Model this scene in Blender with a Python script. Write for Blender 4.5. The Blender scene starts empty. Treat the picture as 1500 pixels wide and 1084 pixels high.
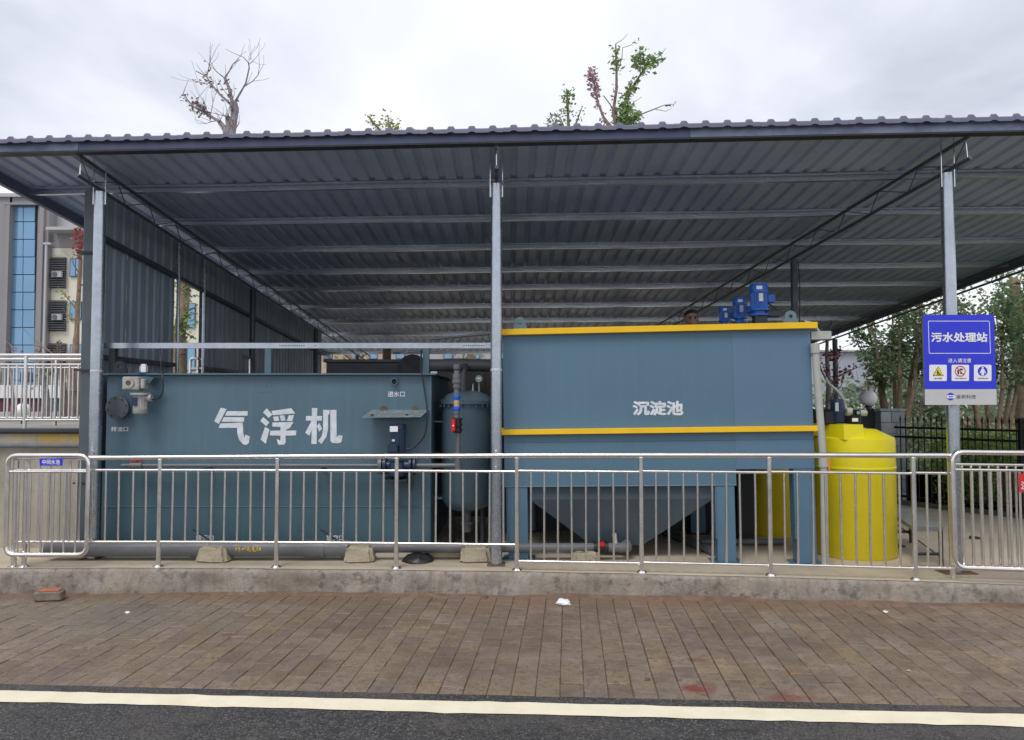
import bpy, math, random
from mathutils import Vector, Matrix
random.seed(7)
RAD = math.radians
sc = bpy.context.scene
col = sc.collection

# ------------------------------------------------------------------ camera
CAMZ, FPX, PITCH = 1.55, 1100.0, math.atan(0.042)
cam_d = bpy.data.cameras.new('camera'); cam = bpy.data.objects.new('camera', cam_d); col.objects.link(cam)
cam.location = (0, 0, CAMZ); cam.rotation_euler = (math.pi/2 + PITCH, 0, 0)
cam_d.sensor_width = 36; cam_d.lens = 36*FPX/1500; cam_d.clip_end = 2000; cam_d.clip_start = 0.05
sc.camera = cam
# ------------------------------------------------------------------ world: overcast sky
SUN_EL, SUN_AZ = RAD(58), RAD(205)
w = bpy.data.worlds.new('World'); sc.world = w; w.use_nodes = True
nt = w.node_tree; nt.nodes.clear()
def N(t, typ, **kw):
    n = t.nodes.new(typ)
    for k, v in kw.items():
        if k.startswith('i_'):
            key = k[2:]
            n.inputs[int(key) if key.isdigit() else key].default_value = v
        else: setattr(n, k, v)
    return n
out = N(nt, 'ShaderNodeOutputWorld')
sky = N(nt, 'ShaderNodeTexSky', sky_type='NISHITA', sun_disc=False, sun_elevation=SUN_EL, sun_rotation=SUN_AZ)
tc = N(nt, 'ShaderNodeTexCoord')
sep = N(nt, 'ShaderNodeSeparateXYZ'); nt.links.new(tc.outputs['Generated'], sep.inputs[0])
zz = N(nt, 'ShaderNodeMath', operation='MAXIMUM', i_1=0.0); nt.links.new(sep.outputs[2], zz.inputs[0])
za = N(nt, 'ShaderNodeMath', operation='ADD', i_1=0.22); nt.links.new(zz.outputs[0], za.inputs[0])
dx = N(nt, 'ShaderNodeMath', operation='DIVIDE'); nt.links.new(sep.outputs[0], dx.inputs[0]); nt.links.new(za.outputs[0], dx.inputs[1])
dy = N(nt, 'ShaderNodeMath', operation='DIVIDE'); nt.links.new(sep.outputs[1], dy.inputs[0]); nt.links.new(za.outputs[0], dy.inputs[1])
cmb = N(nt, 'ShaderNodeCombineXYZ'); nt.links.new(dx.outputs[0], cmb.inputs[0]); nt.links.new(dy.outputs[0], cmb.inputs[1])
no = N(nt, 'ShaderNodeTexNoise', i_Scale=1.15, i_Detail=6.0, i_Roughness=0.5, i_Distortion=0.35)
nt.links.new(cmb.outputs[0], no.inputs['Vector'])
rp = N(nt, 'ShaderNodeValToRGB'); nt.links.new(no.outputs['Fac'], rp.inputs[0])
e = rp.color_ramp.elements
e[0].position = 0.30; e[0].color = (0.52, 0.55, 0.64, 1)
e[1].position = 0.64; e[1].color = (.97, .975, 1.0, 1)
m_ = e.new(0.47); m_.color = (0.79, 0.82, 0.90, 1)
skm = N(nt, 'ShaderNodeMixRGB', blend_type='MULTIPLY', i_Fac=1.0, i_Color2=(0.1, 0.1, 0.1, 1)); nt.links.new(sky.outputs[0], skm.inputs['Color1'])
mx = N(nt, 'ShaderNodeMixRGB', i_Fac=0.94); nt.links.new(skm.outputs[0], mx.inputs['Color1']); nt.links.new(rp.outputs[0], mx.inputs['Color2'])
bg = N(nt, 'ShaderNodeBackground', i_Strength=1.0); nt.links.new(mx.outputs[0], bg.inputs[0]); nt.links.new(bg.outputs[0], out.inputs[0])
# ------------------------------------------------------------------ sun (veiled)
sd = bpy.data.lights.new('sun', 'SUN'); sd.energy = 1.5; sd.angle = RAD(24); sd.color = (1, 0.96, 0.9)
so = bpy.data.objects.new('sun', sd); col.objects.link(so)
sdir = Vector((math.sin(SUN_AZ)*math.cos(SUN_EL), math.cos(SUN_AZ)*math.cos(SUN_EL), math.sin(SUN_EL)))
so.rotation_euler = sdir.to_track_quat('Z', 'Y').to_euler(); so.location = (0, -5, 12)
sc.view_settings.view_transform = 'Standard'; sc.view_settings.look = 'None'
sc.view_settings.exposure = 0.25; sc.view_settings.gamma = 1.0
sc.view_settings.use_curve_mapping = False
sc.render.engine = 'CYCLES'
sc.cycles.use_denoising = True; sc.cycles.max_bounces = 8; sc.cycles.diffuse_bounces = 5; sc.cycles.glossy_bounces = 4

# ------------------------------------------------------------------ geometry helpers
CAM = Vector((0, 0, CAMZ)); FW = Vector((0, math.cos(PITCH), math.sin(PITCH))); UP = Vector((0, -math.sin(PITCH), math.cos(PITCH)))
def ray(x, y): return Vector(((x-750)/FPX, 0, 0)) + UP*((542-y)/FPX) + FW
def at(x, y, Y):
    d = ray(x, y); return CAM + d*(Y/d.y)
def on_plane(x, y, p, n):
    d = ray(x, y); return CAM + d*((p-CAM).dot(n)/d.dot(n))
def on_z(x, y, Z=0.0): return on_plane(x, y, Vector((0, 0, Z)), Vector((0, 0, 1)))
ROOTM = {}
class MB:
    def __init__(s): s.v = []; s.f = []
    def add(s, vs, fs):
        b = len(s.v); s.v += [Vector(v) for v in vs]; s.f += [tuple(i+b for i in f) for f in fs]; return s
    def box(s, lo, hi, M=None):
        x0, y0, z0 = lo; x1, y1, z1 = hi
        vs = [Vector(p) for p in ((x0,y0,z0),(x1,y0,z0),(x1,y1,z0),(x0,y1,z0),(x0,y0,z1),(x1,y0,z1),(x1,y1,z1),(x0,y1,z1))]
        if M: vs = [M @ v for v in vs]
        return s.add(vs, ((0,3,2,1),(4,5,6,7),(0,1,5,4),(1,2,6,5),(2,3,7,6),(3,0,4,7)))
    def hexa(s, p):   # 8 points in box order
        return s.add(p, ((0,3,2,1),(4,5,6,7),(0,1,5,4),(1,2,6,5),(2,3,7,6),(3,0,4,7)))
    def bbox(s, lo, hi, b=0.01, M=None):   # box with chamfered edges
        x0, y0, z0 = lo; x1, y1, z1 = hi
        vs = []; 
        for z, k in ((z0, b), (z0+b, 0), (z1-b, 0), (z1, b)):
            for (px, py) in ((x0+b+k, y0+k), (x1-b-k, y0+k), (x1-k, y0+b+k), (x1-k, y1-b-k), (x1-b-k, y1-k), (x0+b+k, y1-k), (x0+k, y1-b-k), (x0+k, y0+b+k)):
                vs.append(Vector((px, py, z)))
        if M: vs = [M @ v for v in vs]
        fs = [tuple(range(7, -1, -1)), tuple(range(24, 32))]
        for r in range(3):
            for i in range(8): fs.append((r*8+i, r*8+(i+1) % 8, (r+1)*8+(i+1) % 8, (r+1)*8+i))
        return s.add(vs, fs)
    def tube(s, pts, r, seg=10, caps=True):
        pts = [Vector(p) for p in pts]; n = len(pts)
        rs = r if isinstance(r, (list, tuple)) else [r]*n
        t0 = (pts[1]-pts[0]).normalized()
        nrm = t0.orthogonal().normalized(); vs = []
        for i in range(n):
            if i == 0: t = t0
            elif i == n-1: t = (pts[i]-pts[i-1]).normalized()
            else:
                t = (pts[i+1]-pts[i]).normalized() + (pts[i]-pts[i-1]).normalized()
                t = t.normalized() if t.length > 1e-6 else (pts[i+1]-pts[i]).normalized()
            nrm = (nrm - t*nrm.dot(t)); nrm = nrm.normalized() if nrm.length > 1e-6 else t.orthogonal().normalized()
            bn = t.cross(nrm)
            for k in range(seg):
                a = 2*math.pi*k/seg; vs.append(pts[i] + (nrm*math.cos(a)+bn*math.sin(a))*rs[i])
        fs = []
        for i in range(n-1):
            for k in range(seg):
                fs.append((i*seg+k, i*seg+(k+1) % seg, (i+1)*seg+(k+1) % seg, (i+1)*seg+k))
        if caps: fs += [tuple(range(seg-1, -1, -1)), tuple(range((n-1)*seg, n*seg))]
        return s.add(vs, fs)
    def lathe(s, prof, c=(0,0,0), seg=24, M=None, fin=0.0):  # prof [(r,z)], around local z
        vs = []; c = Vector(c)
        for (r, z) in prof:
            for k in range(seg):
                a = 2*math.pi*k/seg; rr = r*(1-fin*(k % 2))
                p = Vector((rr*math.cos(a), rr*math.sin(a), z)); vs.append((M @ p if M else p) + c)
        n = len(prof); fs = []
        for i in range(n-1):
            for k in range(seg): fs.append((i*seg+k, i*seg+(k+1) % seg, (i+1)*seg+(k+1) % seg, (i+1)*seg+k))
        fs += [tuple(range(seg-1, -1, -1)), tuple(range((n-1)*seg, n*seg))]
        return s.add(vs, fs)
    def poly(s, pts, th=None):      # flat polygon, optional extrusion vector
        n = len(pts)
        if th is None: return s.add(pts, [tuple(range(n))])
        pts = [Vector(p) for p in pts]; b = [p+Vector(th) for p in pts]
        fs = [tuple(range(n-1, -1, -1)), tuple(range(n, 2*n))]
        for i in range(n): fs.append((i, (i+1) % n, n+(i+1) % n, n+i))
        return s.add(pts+b, fs)
    def mesh(s, name, smooth=True, ang=35):
        me = bpy.data.meshes.new(name); me.from_pydata([tuple(v) for v in s.v], [], s.f); 
        import bmesh
        bm = bmesh.new(); bm.from_mesh(me); bmesh.ops.recalc_face_normals(bm, faces=bm.faces); bm.to_mesh(me); bm.free()
        if smooth:
            me.polygons.foreach_set('use_smooth', [True]*len(me.polygons)); me.set_sharp_from_angle(angle=RAD(ang))
        return me
    def build(s, name, m, parent=None, local=False, smooth=True, ang=35):
        if parent is not None and not local:
            Mi = ROOTM[parent].inverted(); s.v = [Mi @ v for v in s.v]
        me = s.mesh(name, smooth, ang)
        o = bpy.data.objects.new(name, me); col.objects.link(o); me.materials.append(m)
        if parent is not None: o.parent = parent; ROOTM[o] = ROOTM[parent]
        else: ROOTM[o] = Matrix.Identity(4)
        return o
def fillet(pts, r, n=6):
    pts = [Vector(p) for p in pts]; res = [pts[0]]
    for i in range(1, len(pts)-1):
        a, b, c = pts[i-1], pts[i], pts[i+1]
        u = (a-b); v = (c-b); q = min(r, u.length*.49, v.length*.49); u.normalize(); v.normalize()
        p0, p1 = b+u*q, b+v*q
        for k in range(n+1):
            t = k/n; res.append(p0*(1-t)**2 + b*2*t*(1-t) + p1*t*t)
    res.append(pts[-1]); return res
def tag(o, label, cat=None, group=None, kind=None):
    if label: o['label'] = label
    if cat: o['category'] = cat
    if group: o['group'] = group
    if kind: o['kind'] = kind
    return o
def thing(name, loc, label, cat, group=None, rot=None):
    o = bpy.data.objects.new(name, None); col.objects.link(o); o.empty_display_size = .2
    M = Matrix.Translation(Vector(loc))
    if rot is not None: M = M @ rot.to_4x4()
    o.matrix_world = M; ROOTM[o] = M
    return tag(o, label, cat, group)
def inst(name, me, parent, loc, rot=(0,0,0), scale=(1,1,1)):   # shares mesh data; loc in world (root unrotated)
    o = bpy.data.objects.new(name, me); col.objects.link(o); o.parent = parent
    o.location = Vector(loc) - (ROOTM[parent].translation if parent else Vector()); o.rotation_euler = rot; o.scale = scale
    ROOTM[o] = ROOTM[parent] if parent else Matrix.Identity(4)
    return o
def struct(o): o['kind'] = 'structure'; return o

# ------------------------------------------------------------------ materials
MATS = {}
def mat(name, c, rough=.5, metal=0., var=.18, scale=3., bump=0., bscale=80., grime=None, gamt=.0, gscale=2., objrand=0., island=0., coord='Object', spec=.5, stretch=None, rvar=.1, trans=0., speck=None, leaf=False, streak=None):
    m = bpy.data.materials.new(name); m.use_nodes = True; t = m.node_tree; t.nodes.clear()
    o = N(t, 'ShaderNodeOutputMaterial'); b = N(t, 'ShaderNodeBsdfPrincipled'); t.links.new(b.outputs[0], o.inputs[0])
    b.inputs['Metallic'].default_value = metal; b.inputs['Specular IOR Level'].default_value = spec
    if coord == 'World': src = N(t, 'ShaderNodeNewGeometry').outputs['Position']
    else: src = N(t, 'ShaderNodeTexCoord').outputs['Object']
    if stretch:
        mp = N(t, 'ShaderNodeMapping'); mp.inputs['Scale'].default_value = stretch; t.links.new(src, mp.inputs[0]); src = mp.outputs[0]
    def noise(s, det=5, ro=.55):
        n = N(t, 'ShaderNodeTexNoise', i_Scale=s, i_Detail=det, i_Roughness=ro); t.links.new(src, n.inputs['Vector']); return n.outputs['Fac']
    def rng(x, a, b_, f0=.3, f1=.7):
        n = N(t, 'ShaderNodeMapRange'); n.inputs[1].default_value = f0; n.inputs[2].default_value = f1; n.inputs[3].default_value = a; n.inputs[4].default_value = b_
        t.links.new(x, n.inputs[0]); return n.outputs[0]
    f = noise(scale)
    val = rng(f, 1-var, 1+var)
    if objrand or island:
        oi = N(t, 'ShaderNodeObjectInfo'); gi = N(t, 'ShaderNodeNewGeometry')
        ad = N(t, 'ShaderNodeMath', operation='ADD'); t.links.new(oi.outputs['Random'], ad.inputs[0]); t.links.new(gi.outputs['Random Per Island'], ad.inputs[1])
        fr = N(t, 'ShaderNodeMath', operation='FRACT'); t.links.new(ad.outputs[0], fr.inputs[0])
        k = max(objrand, island)
        mu = N(t, 'ShaderNodeMath', operation='MULTIPLY'); t.links.new(val, mu.inputs[0]); t.links.new(rng(fr.outputs[0], 1-k, 1+k, 0, 1), mu.inputs[1]); val = mu.outputs[0]
    hs = N(t, 'ShaderNodeHueSaturation'); hs.inputs['Color'].default_value = (*c, 1); t.links.new(val, hs.inputs['Value'])
    if objrand or island:
        f2 = N(t, 'ShaderNodeMath', operation='MULTIPLY', i_1=7.31); t.links.new(fr.outputs[0], f2.inputs[0])
        f3 = N(t, 'ShaderNodeMath', operation='FRACT'); t.links.new(f2.outputs[0], f3.inputs[0])
        t.links.new(rng(f3.outputs[0], .49, .51, 0, 1), hs.inputs['Hue']); t.links.new(rng(f3.outputs[0], .8, 1.2, 0, 1), hs.inputs['Saturation'])
    c_out = hs.outputs[0]
    if speck:
        for (ss, lo_, hi_, cc_) in speck:
            sk = rng(noise(ss, 3, .6), 0, 1, lo_, hi_); ms = N(t, 'ShaderNodeMixRGB'); t.links.new(sk, ms.inputs[0]); t.links.new(c_out, ms.inputs[1]); ms.inputs[2].default_value = (*cc_, 1); c_out = ms.outputs[0]
    if grime:
        g = rng(noise(gscale, 8, .65), 0, gamt, .48, .66)
        mxn = N(t, 'ShaderNodeMixRGB'); t.links.new(g, mxn.inputs[0]); t.links.new(c_out, mxn.inputs[1]); mxn.inputs[2].default_value = (*grime, 1); c_out = mxn.outputs[0]
    if streak:
        mp2 = N(t, 'ShaderNodeMapping'); mp2.inputs['Scale'].default_value = (9, 9, .35); t.links.new(src, mp2.inputs[0])
        sn = N(t, 'ShaderNodeTexNoise', i_Scale=1.6, i_Detail=7.0, i_Roughness=.62); t.links.new(mp2.outputs[0], sn.inputs['Vector'])
        ss = N(t, 'ShaderNodeMixRGB'); t.links.new(rng(sn.outputs['Fac'], 0, streak[1], .50, .72), ss.inputs[0]); t.links.new(c_out, ss.inputs[1]); ss.inputs[2].default_value = (*streak[0], 1); c_out = ss.outputs[0]
    t.links.new(c_out, b.inputs['Base Color'])
    t.links.new(rng(noise(scale*2.3), max(.02, rough-rvar), min(1, rough+rvar)), b.inputs['Roughness'])
    if bump:
        bp = N(t, 'ShaderNodeBump', i_Strength=bump, i_Distance=.02); t.links.new(noise(bscale, 4), bp.inputs['Height']); t.links.new(bp.outputs[0], b.inputs['Normal'])
    if leaf:
        tl = N(t, 'ShaderNodeBsdfTranslucent'); t.links.new(c_out, tl.inputs[0]); mxs = N(t, 'ShaderNodeMixShader', i_0=.45)
        t.links.new(b.outputs[0], mxs.inputs[1]); t.links.new(tl.outputs[0], mxs.inputs[2]); t.links.new(mxs.outputs[0], o.inputs[0])
    if trans: b.inputs['Transmission Weight'].default_value = trans
    m['c_node'] = 1; MATS[name] = m
    m.diffuse_color = (*c, 1)
    return m
steel = mat('stainless_steel', (.82, .795, .77), .23, 1., .04, 3, rvar=.05, grime=(.62,.58,.54), gamt=.35, gscale=4)
galv = mat('galvanised_steel', (.46, .50, .55), .27, .95, .08, 9, grime=(.35,.38,.42), gamt=.4, gscale=1.2, rvar=.05)
purl = mat('purlin_steel', (.74, .79, .87), .25, .85, .06, 1.5, stretch=(.4,3,3), rvar=.06)
dchord = mat('dark_chord_steel', (.10, .11, .13), .5, .5, .2, 5)
sheet = mat('roof_sheet_steel', (.45, .54, .73), .45, .0, .10, 1.2, grime=(.37,.45,.60), gamt=.4, gscale=1.5)
sheetw = mat('wall_sheet_steel', (.31, .36, .43), .5, .05, .12, 1.2, grime=(.23,.27,.33), gamt=.3, gscale=1.5)
fasc = mat('fascia_steel', (.125, .145, .245), .5, .2, .12, 1.6, grime=(.16,.18,.28), gamt=.5, gscale=1.1)
fascl = mat('fascia_pale_steel', (.26, .30, .42), .5, .2, .15, 2.5, grime=(.11,.13,.21), gamt=.95, gscale=1.6)
flashm = mat('flashing_paint', (.17, .19, .24), .5, .1, .12, 2)
trimm = mat('eave_trim_paint', (.16, .16, .235), .55, .1, .15, 3, grime=(.13,.13,.17), gamt=.5, gscale=3)
cornerp = mat('corner_post_paint', (.085, .108, .125), .5, .1, .12, 3)
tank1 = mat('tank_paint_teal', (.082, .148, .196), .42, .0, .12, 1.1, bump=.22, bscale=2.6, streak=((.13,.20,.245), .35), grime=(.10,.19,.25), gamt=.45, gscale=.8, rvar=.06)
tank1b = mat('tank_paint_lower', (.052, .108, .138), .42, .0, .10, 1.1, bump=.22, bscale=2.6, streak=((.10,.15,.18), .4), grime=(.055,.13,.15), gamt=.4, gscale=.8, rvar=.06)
tank2 = mat('tank_paint_blue', (.085, .170, .245), .45, .0, .08, 1.0, bump=.2, bscale=2.2, streak=((.12,.20,.26), .35), grime=(.092,.178,.262), gamt=.5, gscale=.7, rvar=.06)
vesselm = mat('vessel_paint', (.088, .14, .18), .38, .0, .1, 2)
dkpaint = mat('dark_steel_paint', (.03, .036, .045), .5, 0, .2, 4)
lugm = mat('lug_paint', (.13, .2, .25), .5, 0, .1, 6)
yel = mat('yellow_trim_paint', (.86, .52, .006), .45, 0, .06, 5)
yplast = mat('yellow_plastic', (.76, .66, .008), .42, 0, .07, 1.6, grime=(.55,.47,.02), gamt=.3, gscale=2.2, bump=.02, bscale=8)
white = mat('white_stencil_paint', (.66, .70, .74), .6, 0, .12, 14, grime=(.40,.48,.56), gamt=.55, gscale=9)
signblue = mat('sign_blue', (.022, .035, .62), .38, 0, .03, 3)
signwhite = mat('sign_white', (.78, .79, .82), .4, 0, .03, 3)
signgrey = mat('sign_grey', (.52, .52, .52), .4, 0, .04, 3)
signback = mat('sign_back_metal', (.4, .4, .42), .4, .7)
signblk = mat('sign_black', (.02, .02, .022), .5); signyel = mat('sign_yellow', (.75, .66, .02), .45); signred = mat('sign_red', (.62, .02, .025), .45)
pvc = mat('grey_pvc', (.13, .135, .15), .42, 0, .12, 6, grime=(.2,.2,.2), gamt=.3, gscale=5)
pvcpale = mat('pale_pvc', (.42, .43, .40), .45, 0, .08, 6)
redp = mat('red_plastic', (.70, .012, .012), .35); bluep = mat('blue_plastic', (.005, .10, .62), .35)
blkp = mat('black_plastic', (.012, .013, .016), .4); cable = mat('black_cable', (.015, .018, .022), .5)
motorb = mat('motor_blue_paint', (.016, .11, .46), .38, 0, .15, 9); motord = mat('motor_navy_paint', (.012, .028, .07), .4, 0, .15, 9)
motorg = mat('motor_grey_paint', (.42, .42, .40), .42, .2, .15, 12, grime=(.2,.18,.15), gamt=.5, gscale=14)
plate_m = mat('nameplate_metal', (.6, .62, .62), .35, .5)
conc = mat('platform_concrete', (.50, .43, .335), .72, 0, .12, 1.3, bump=.25, bscale=40, grime=(.33,.27,.2), gamt=.5, gscale=.9)
kerbm = mat('kerb_concrete', (.25, .215, .178), .75, 0, .25, 3.5, bump=.6, bscale=18, grime=(.13,.108,.088), gamt=.9, gscale=2.6, speck=[(2.6,.50,.60,(.40,.375,.35)),(11,.56,.66,(.16,.135,.115)),(70,.60,.72,(.15,.125,.10))], streak=((.11,.095,.08), .55))
wallm = mat('retaining_concrete', (.36, .33, .26), .8, 0, .18, 1.6, bump=.4, bscale=25, streak=((.20,.185,.15), .5), grime=(.22,.21,.17), gamt=.6, gscale=1.3)
blockm = mat('block_concrete', (.42, .37, .27), .8, 0, .15, 6, bump=.5, bscale=40, grime=(.27,.23,.17), gamt=.6, gscale=6)
sandm = mat('joint_sand', (.115, .086, .062), .95, 0, .3, 20)
paverm = mat('paver_clay', (.208, .156, .113), .46, 0, .22, 9, rvar=.16, bump=.6, bscale=90, grime=(.112,.082,.062), gamt=.65, gscale=1.3, objrand=.17, coord='World', speck=[(1.6,.52,.66,(.225,.172,.118)),(24,.52,.70,(.135,.102,.079)),(60,.58,.74,(.115,.087,.07)),(170,.66,.74,(.33,.28,.22))])
asph = mat('asphalt', (.044, .041, .045), .55, 0, .3, 1.1, bump=1.0, bscale=110, grime=(.12,.108,.098), gamt=.6, gscale=1.1, coord='World', speck=[(60,.48,.62,(.125,.114,.108)),(42,.54,.64,(.018,.017,.019)),(80,.62,.68,(.30,.28,.255)),(9,.56,.70,(.030,.028,.030))])
def cracks(m, colr, scale, width, mask, amt=.7):
    t = m.node_tree; b = [n for n in t.nodes if n.type == 'BSDF_PRINCIPLED'][0]; src = b.inputs['Base Color'].links[0].from_socket
    g = N(t, 'ShaderNodeNewGeometry'); nz = N(t, 'ShaderNodeTexNoise', i_Scale=2.2, i_Detail=5.0); t.links.new(g.outputs['Position'], nz.inputs['Vector'])
    mv = N(t, 'ShaderNodeMixRGB', i_Fac=.22); t.links.new(g.outputs['Position'], mv.inputs[1]); t.links.new(nz.outputs['Color'], mv.inputs[2])
    vo = N(t, 'ShaderNodeTexVoronoi', feature='DISTANCE_TO_EDGE', i_Scale=scale); t.links.new(mv.outputs[0], vo.inputs['Vector'])
    mr = N(t, 'ShaderNodeMapRange'); mr.inputs[1].default_value = 0; mr.inputs[2].default_value = width; mr.inputs[3].default_value = amt; mr.inputs[4].default_value = 0; t.links.new(vo.outputs[0], mr.inputs[0])
    n2 = N(t, 'ShaderNodeTexNoise', i_Scale=mask, i_Detail=6.0); t.links.new(g.outputs['Position'], n2.inputs['Vector'])
    m2 = N(t, 'ShaderNodeMapRange'); m2.inputs[1].default_value = .44; m2.inputs[2].default_value = .60; t.links.new(n2.outputs['Fac'], m2.inputs[0])
    mu = N(t, 'ShaderNodeMath', operation='MULTIPLY'); t.links.new(mr.outputs[0], mu.inputs[0]); t.links.new(m2.outputs[0], mu.inputs[1])
    mx_ = N(t, 'ShaderNodeMixRGB'); t.links.new(mu.outputs[0], mx_.inputs[0]); t.links.new(src, mx_.inputs[1]); mx_.inputs[2].default_value = (*colr, 1); t.links.new(mx_.outputs[0], b.inputs['Base Color'])
cracks(asph, (.17,.155,.135), .55, .008, 2.2, .4)
linem = mat('road_paint', (.80, .73, .565), .6, 0, .06, 10, bump=.3, bscale=120, grime=(.55,.47,.33), gamt=.35, gscale=5, coord='World')
earth = mat('ground_earth', (.10, .10, .06), .95, 0, .3, .4, bump=.4, bscale=6)
lawn = mat('lawn', (.07, .11, .03), .95, 0, .35, 2, bump=.6, bscale=20)
cream = mat('cream_render', (.66, .63, .53), .85, 0, .05, .5); bgrey = mat('grey_render', (.27, .26, .27), .85, 0, .06, .4)
bgrey2 = mat('pale_grey_render', (.42, .42, .44), .85, 0, .05, .4); bdark = mat('dark_opening', (.035, .04, .05), .5)
glassb = mat('blue_glass', (.20, .36, .54), .12, .35, .10, .25); mull = mat('mullion_dark', (.06, .075, .10), .5, .3)
louv = mat('louvre_grey', (.11, .115, .13), .6, .2); acw = mat('ac_white', (.40, .40, .40), .6)
shedgrey = mat('far_cladding', (.34, .36, .42), .7, 0, .06, .3); winw = mat('window_glass_dark', (.06, .08, .10), .15, .3)
whitew = mat('white_render', (.72, .72, .72), .8, 0, .06, .4); maroon = mat('maroon_render', (.10, .035, .045), .8); greenm = mat('green_panel', (.03, .09, .07), .7)
ironm = mat('black_iron', (.014, .014, .016), .45, .3, .2, 6)
blockg = mat('grey_block', (.34, .38, .41), .75, 0, .12, 4, bump=.3, bscale=30, objrand=.12); mortar = mat('mortar', (.34, .34, .32), .9)
screenm = mat('dark_screen', (.03, .032, .036), .7)
globem = mat('lamp_globe_white', (.93, .92, .95), .45, 0, .02, 3)
bark = mat('bark', (.23, .165, .115), .9, 0, .3, 8, bump=.6, bscale=30); barkg = mat('bark_grey', (.28, .24, .25), .9, 0, .3, 8, bump=.6, bscale=30)
lf_g = mat('leaf_green', (0.22, 0.32, 0.11), .6, 0, .2, 3, island=.4, leaf=True); lf_d = mat('leaf_deep_green', (0.13, 0.205, 0.095), .55, 0, .2, 3, island=.4, leaf=True)
lf_r = mat('leaf_red', (0.36, 0.085, 0.095), .6, 0, .2, 3, island=.4, leaf=True); lf_p = mat('leaf_purple', (0.42, 0.25, 0.3), .6, 0, .2, 3, island=.4, leaf=True)
lf_y = mat('leaf_yellow_green', (0.36, 0.36, 0.15), .6, 0, .2, 3, island=.4, leaf=True); lf_f = mat('leaf_far', (0.24, 0.3, 0.19), .7, 0, .2, 1, island=.35, leaf=True)
lf_b = mat('leaf_dry', (0.24, 0.17, 0.16), .7, 0, .2, 3, island=.3, leaf=True)
skin = mat('skin', (.36, .20, .135), .5, 0, .05, 8); hairm = mat('hair_black', (.012, .010, .010), .5); shirt = mat('shirt_dark', (.05, .06, .08), .8); trou = mat('trousers_dark', (.03, .03, .035), .85)
rust = mat('rust_brown', (.14, .085, .055), .85, 0, .3, 20, bump=.5, bscale=60)
paperm = mat('paper_white', (.8, .8, .82), .7); brickr = mat('brick_red', (.42, .13, .07), .85, 0, .2, 20, bump=.4); brickg = mat('brick_mortar_grey', (.19, .16, .13), .9, 0, .3, 12, bump=.5)
bagm = mat('black_bag', (.022, .022, .025), .4); ypaint = mat('faded_yellow_paint', (.55, .36, .02), .7); orange = mat('orange_plastic', (.8, .22, .03), .5)
shelfm = mat('shelf_galvanised', (.20, .27, .28), .4, .4, .2, 12, grime=(.45,.45,.42), gamt=.8, gscale=16)
gaugef = mat('gauge_face', (.25, .36, .32), .3)
def stain(m, centre, r, colr, amt, ns=5.0, squash=(1,1,1)):   # a paint spill with its own shape, in world position
    t = m.node_tree; b = [n for n in t.nodes if n.type == 'BSDF_PRINCIPLED'][0]
    src = b.inputs['Base Color'].links[0].from_socket
    g = N(t, 'ShaderNodeNewGeometry'); mp = N(t, 'ShaderNodeMapping', vector_type='POINT'); mp.inputs['Location'].default_value = tuple(-c*s for c, s in zip(centre, squash)); mp.inputs['Scale'].default_value = squash
    t.links.new(g.outputs['Position'], mp.inputs[0])
    ln = N(t, 'ShaderNodeVectorMath', operation='LENGTH'); t.links.new(mp.outputs[0], ln.inputs[0])
    ns_ = N(t, 'ShaderNodeTexNoise', i_Scale=ns, i_Detail=6.0); t.links.new(g.outputs['Position'], ns_.inputs['Vector'])
    mu = N(t, 'ShaderNodeMath', operation='MULTIPLY_ADD', i_1=r*2.2); t.links.new(ns_.outputs['Fac'], mu.inputs[0]); t.links.new(ln.outputs[1], mu.inputs[2])
    mr = N(t, 'ShaderNodeMapRange'); mr.inputs[1].default_value = r*2.15; mr.inputs[2].default_value = r*1.5; mr.inputs[3].default_value = 0; mr.inputs[4].default_value = amt
    t.links.new(mu.outputs[0], mr.inputs[0])
    mx_ = N(t, 'ShaderNodeMixRGB'); t.links.new(mr.outputs[0], mx_.inputs[0]); t.links.new(src, mx_.inputs[1]); mx_.inputs[2].default_value = (*colr, 1); t.links.new(mx_.outputs[0], b.inputs['Base Color'])

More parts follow.
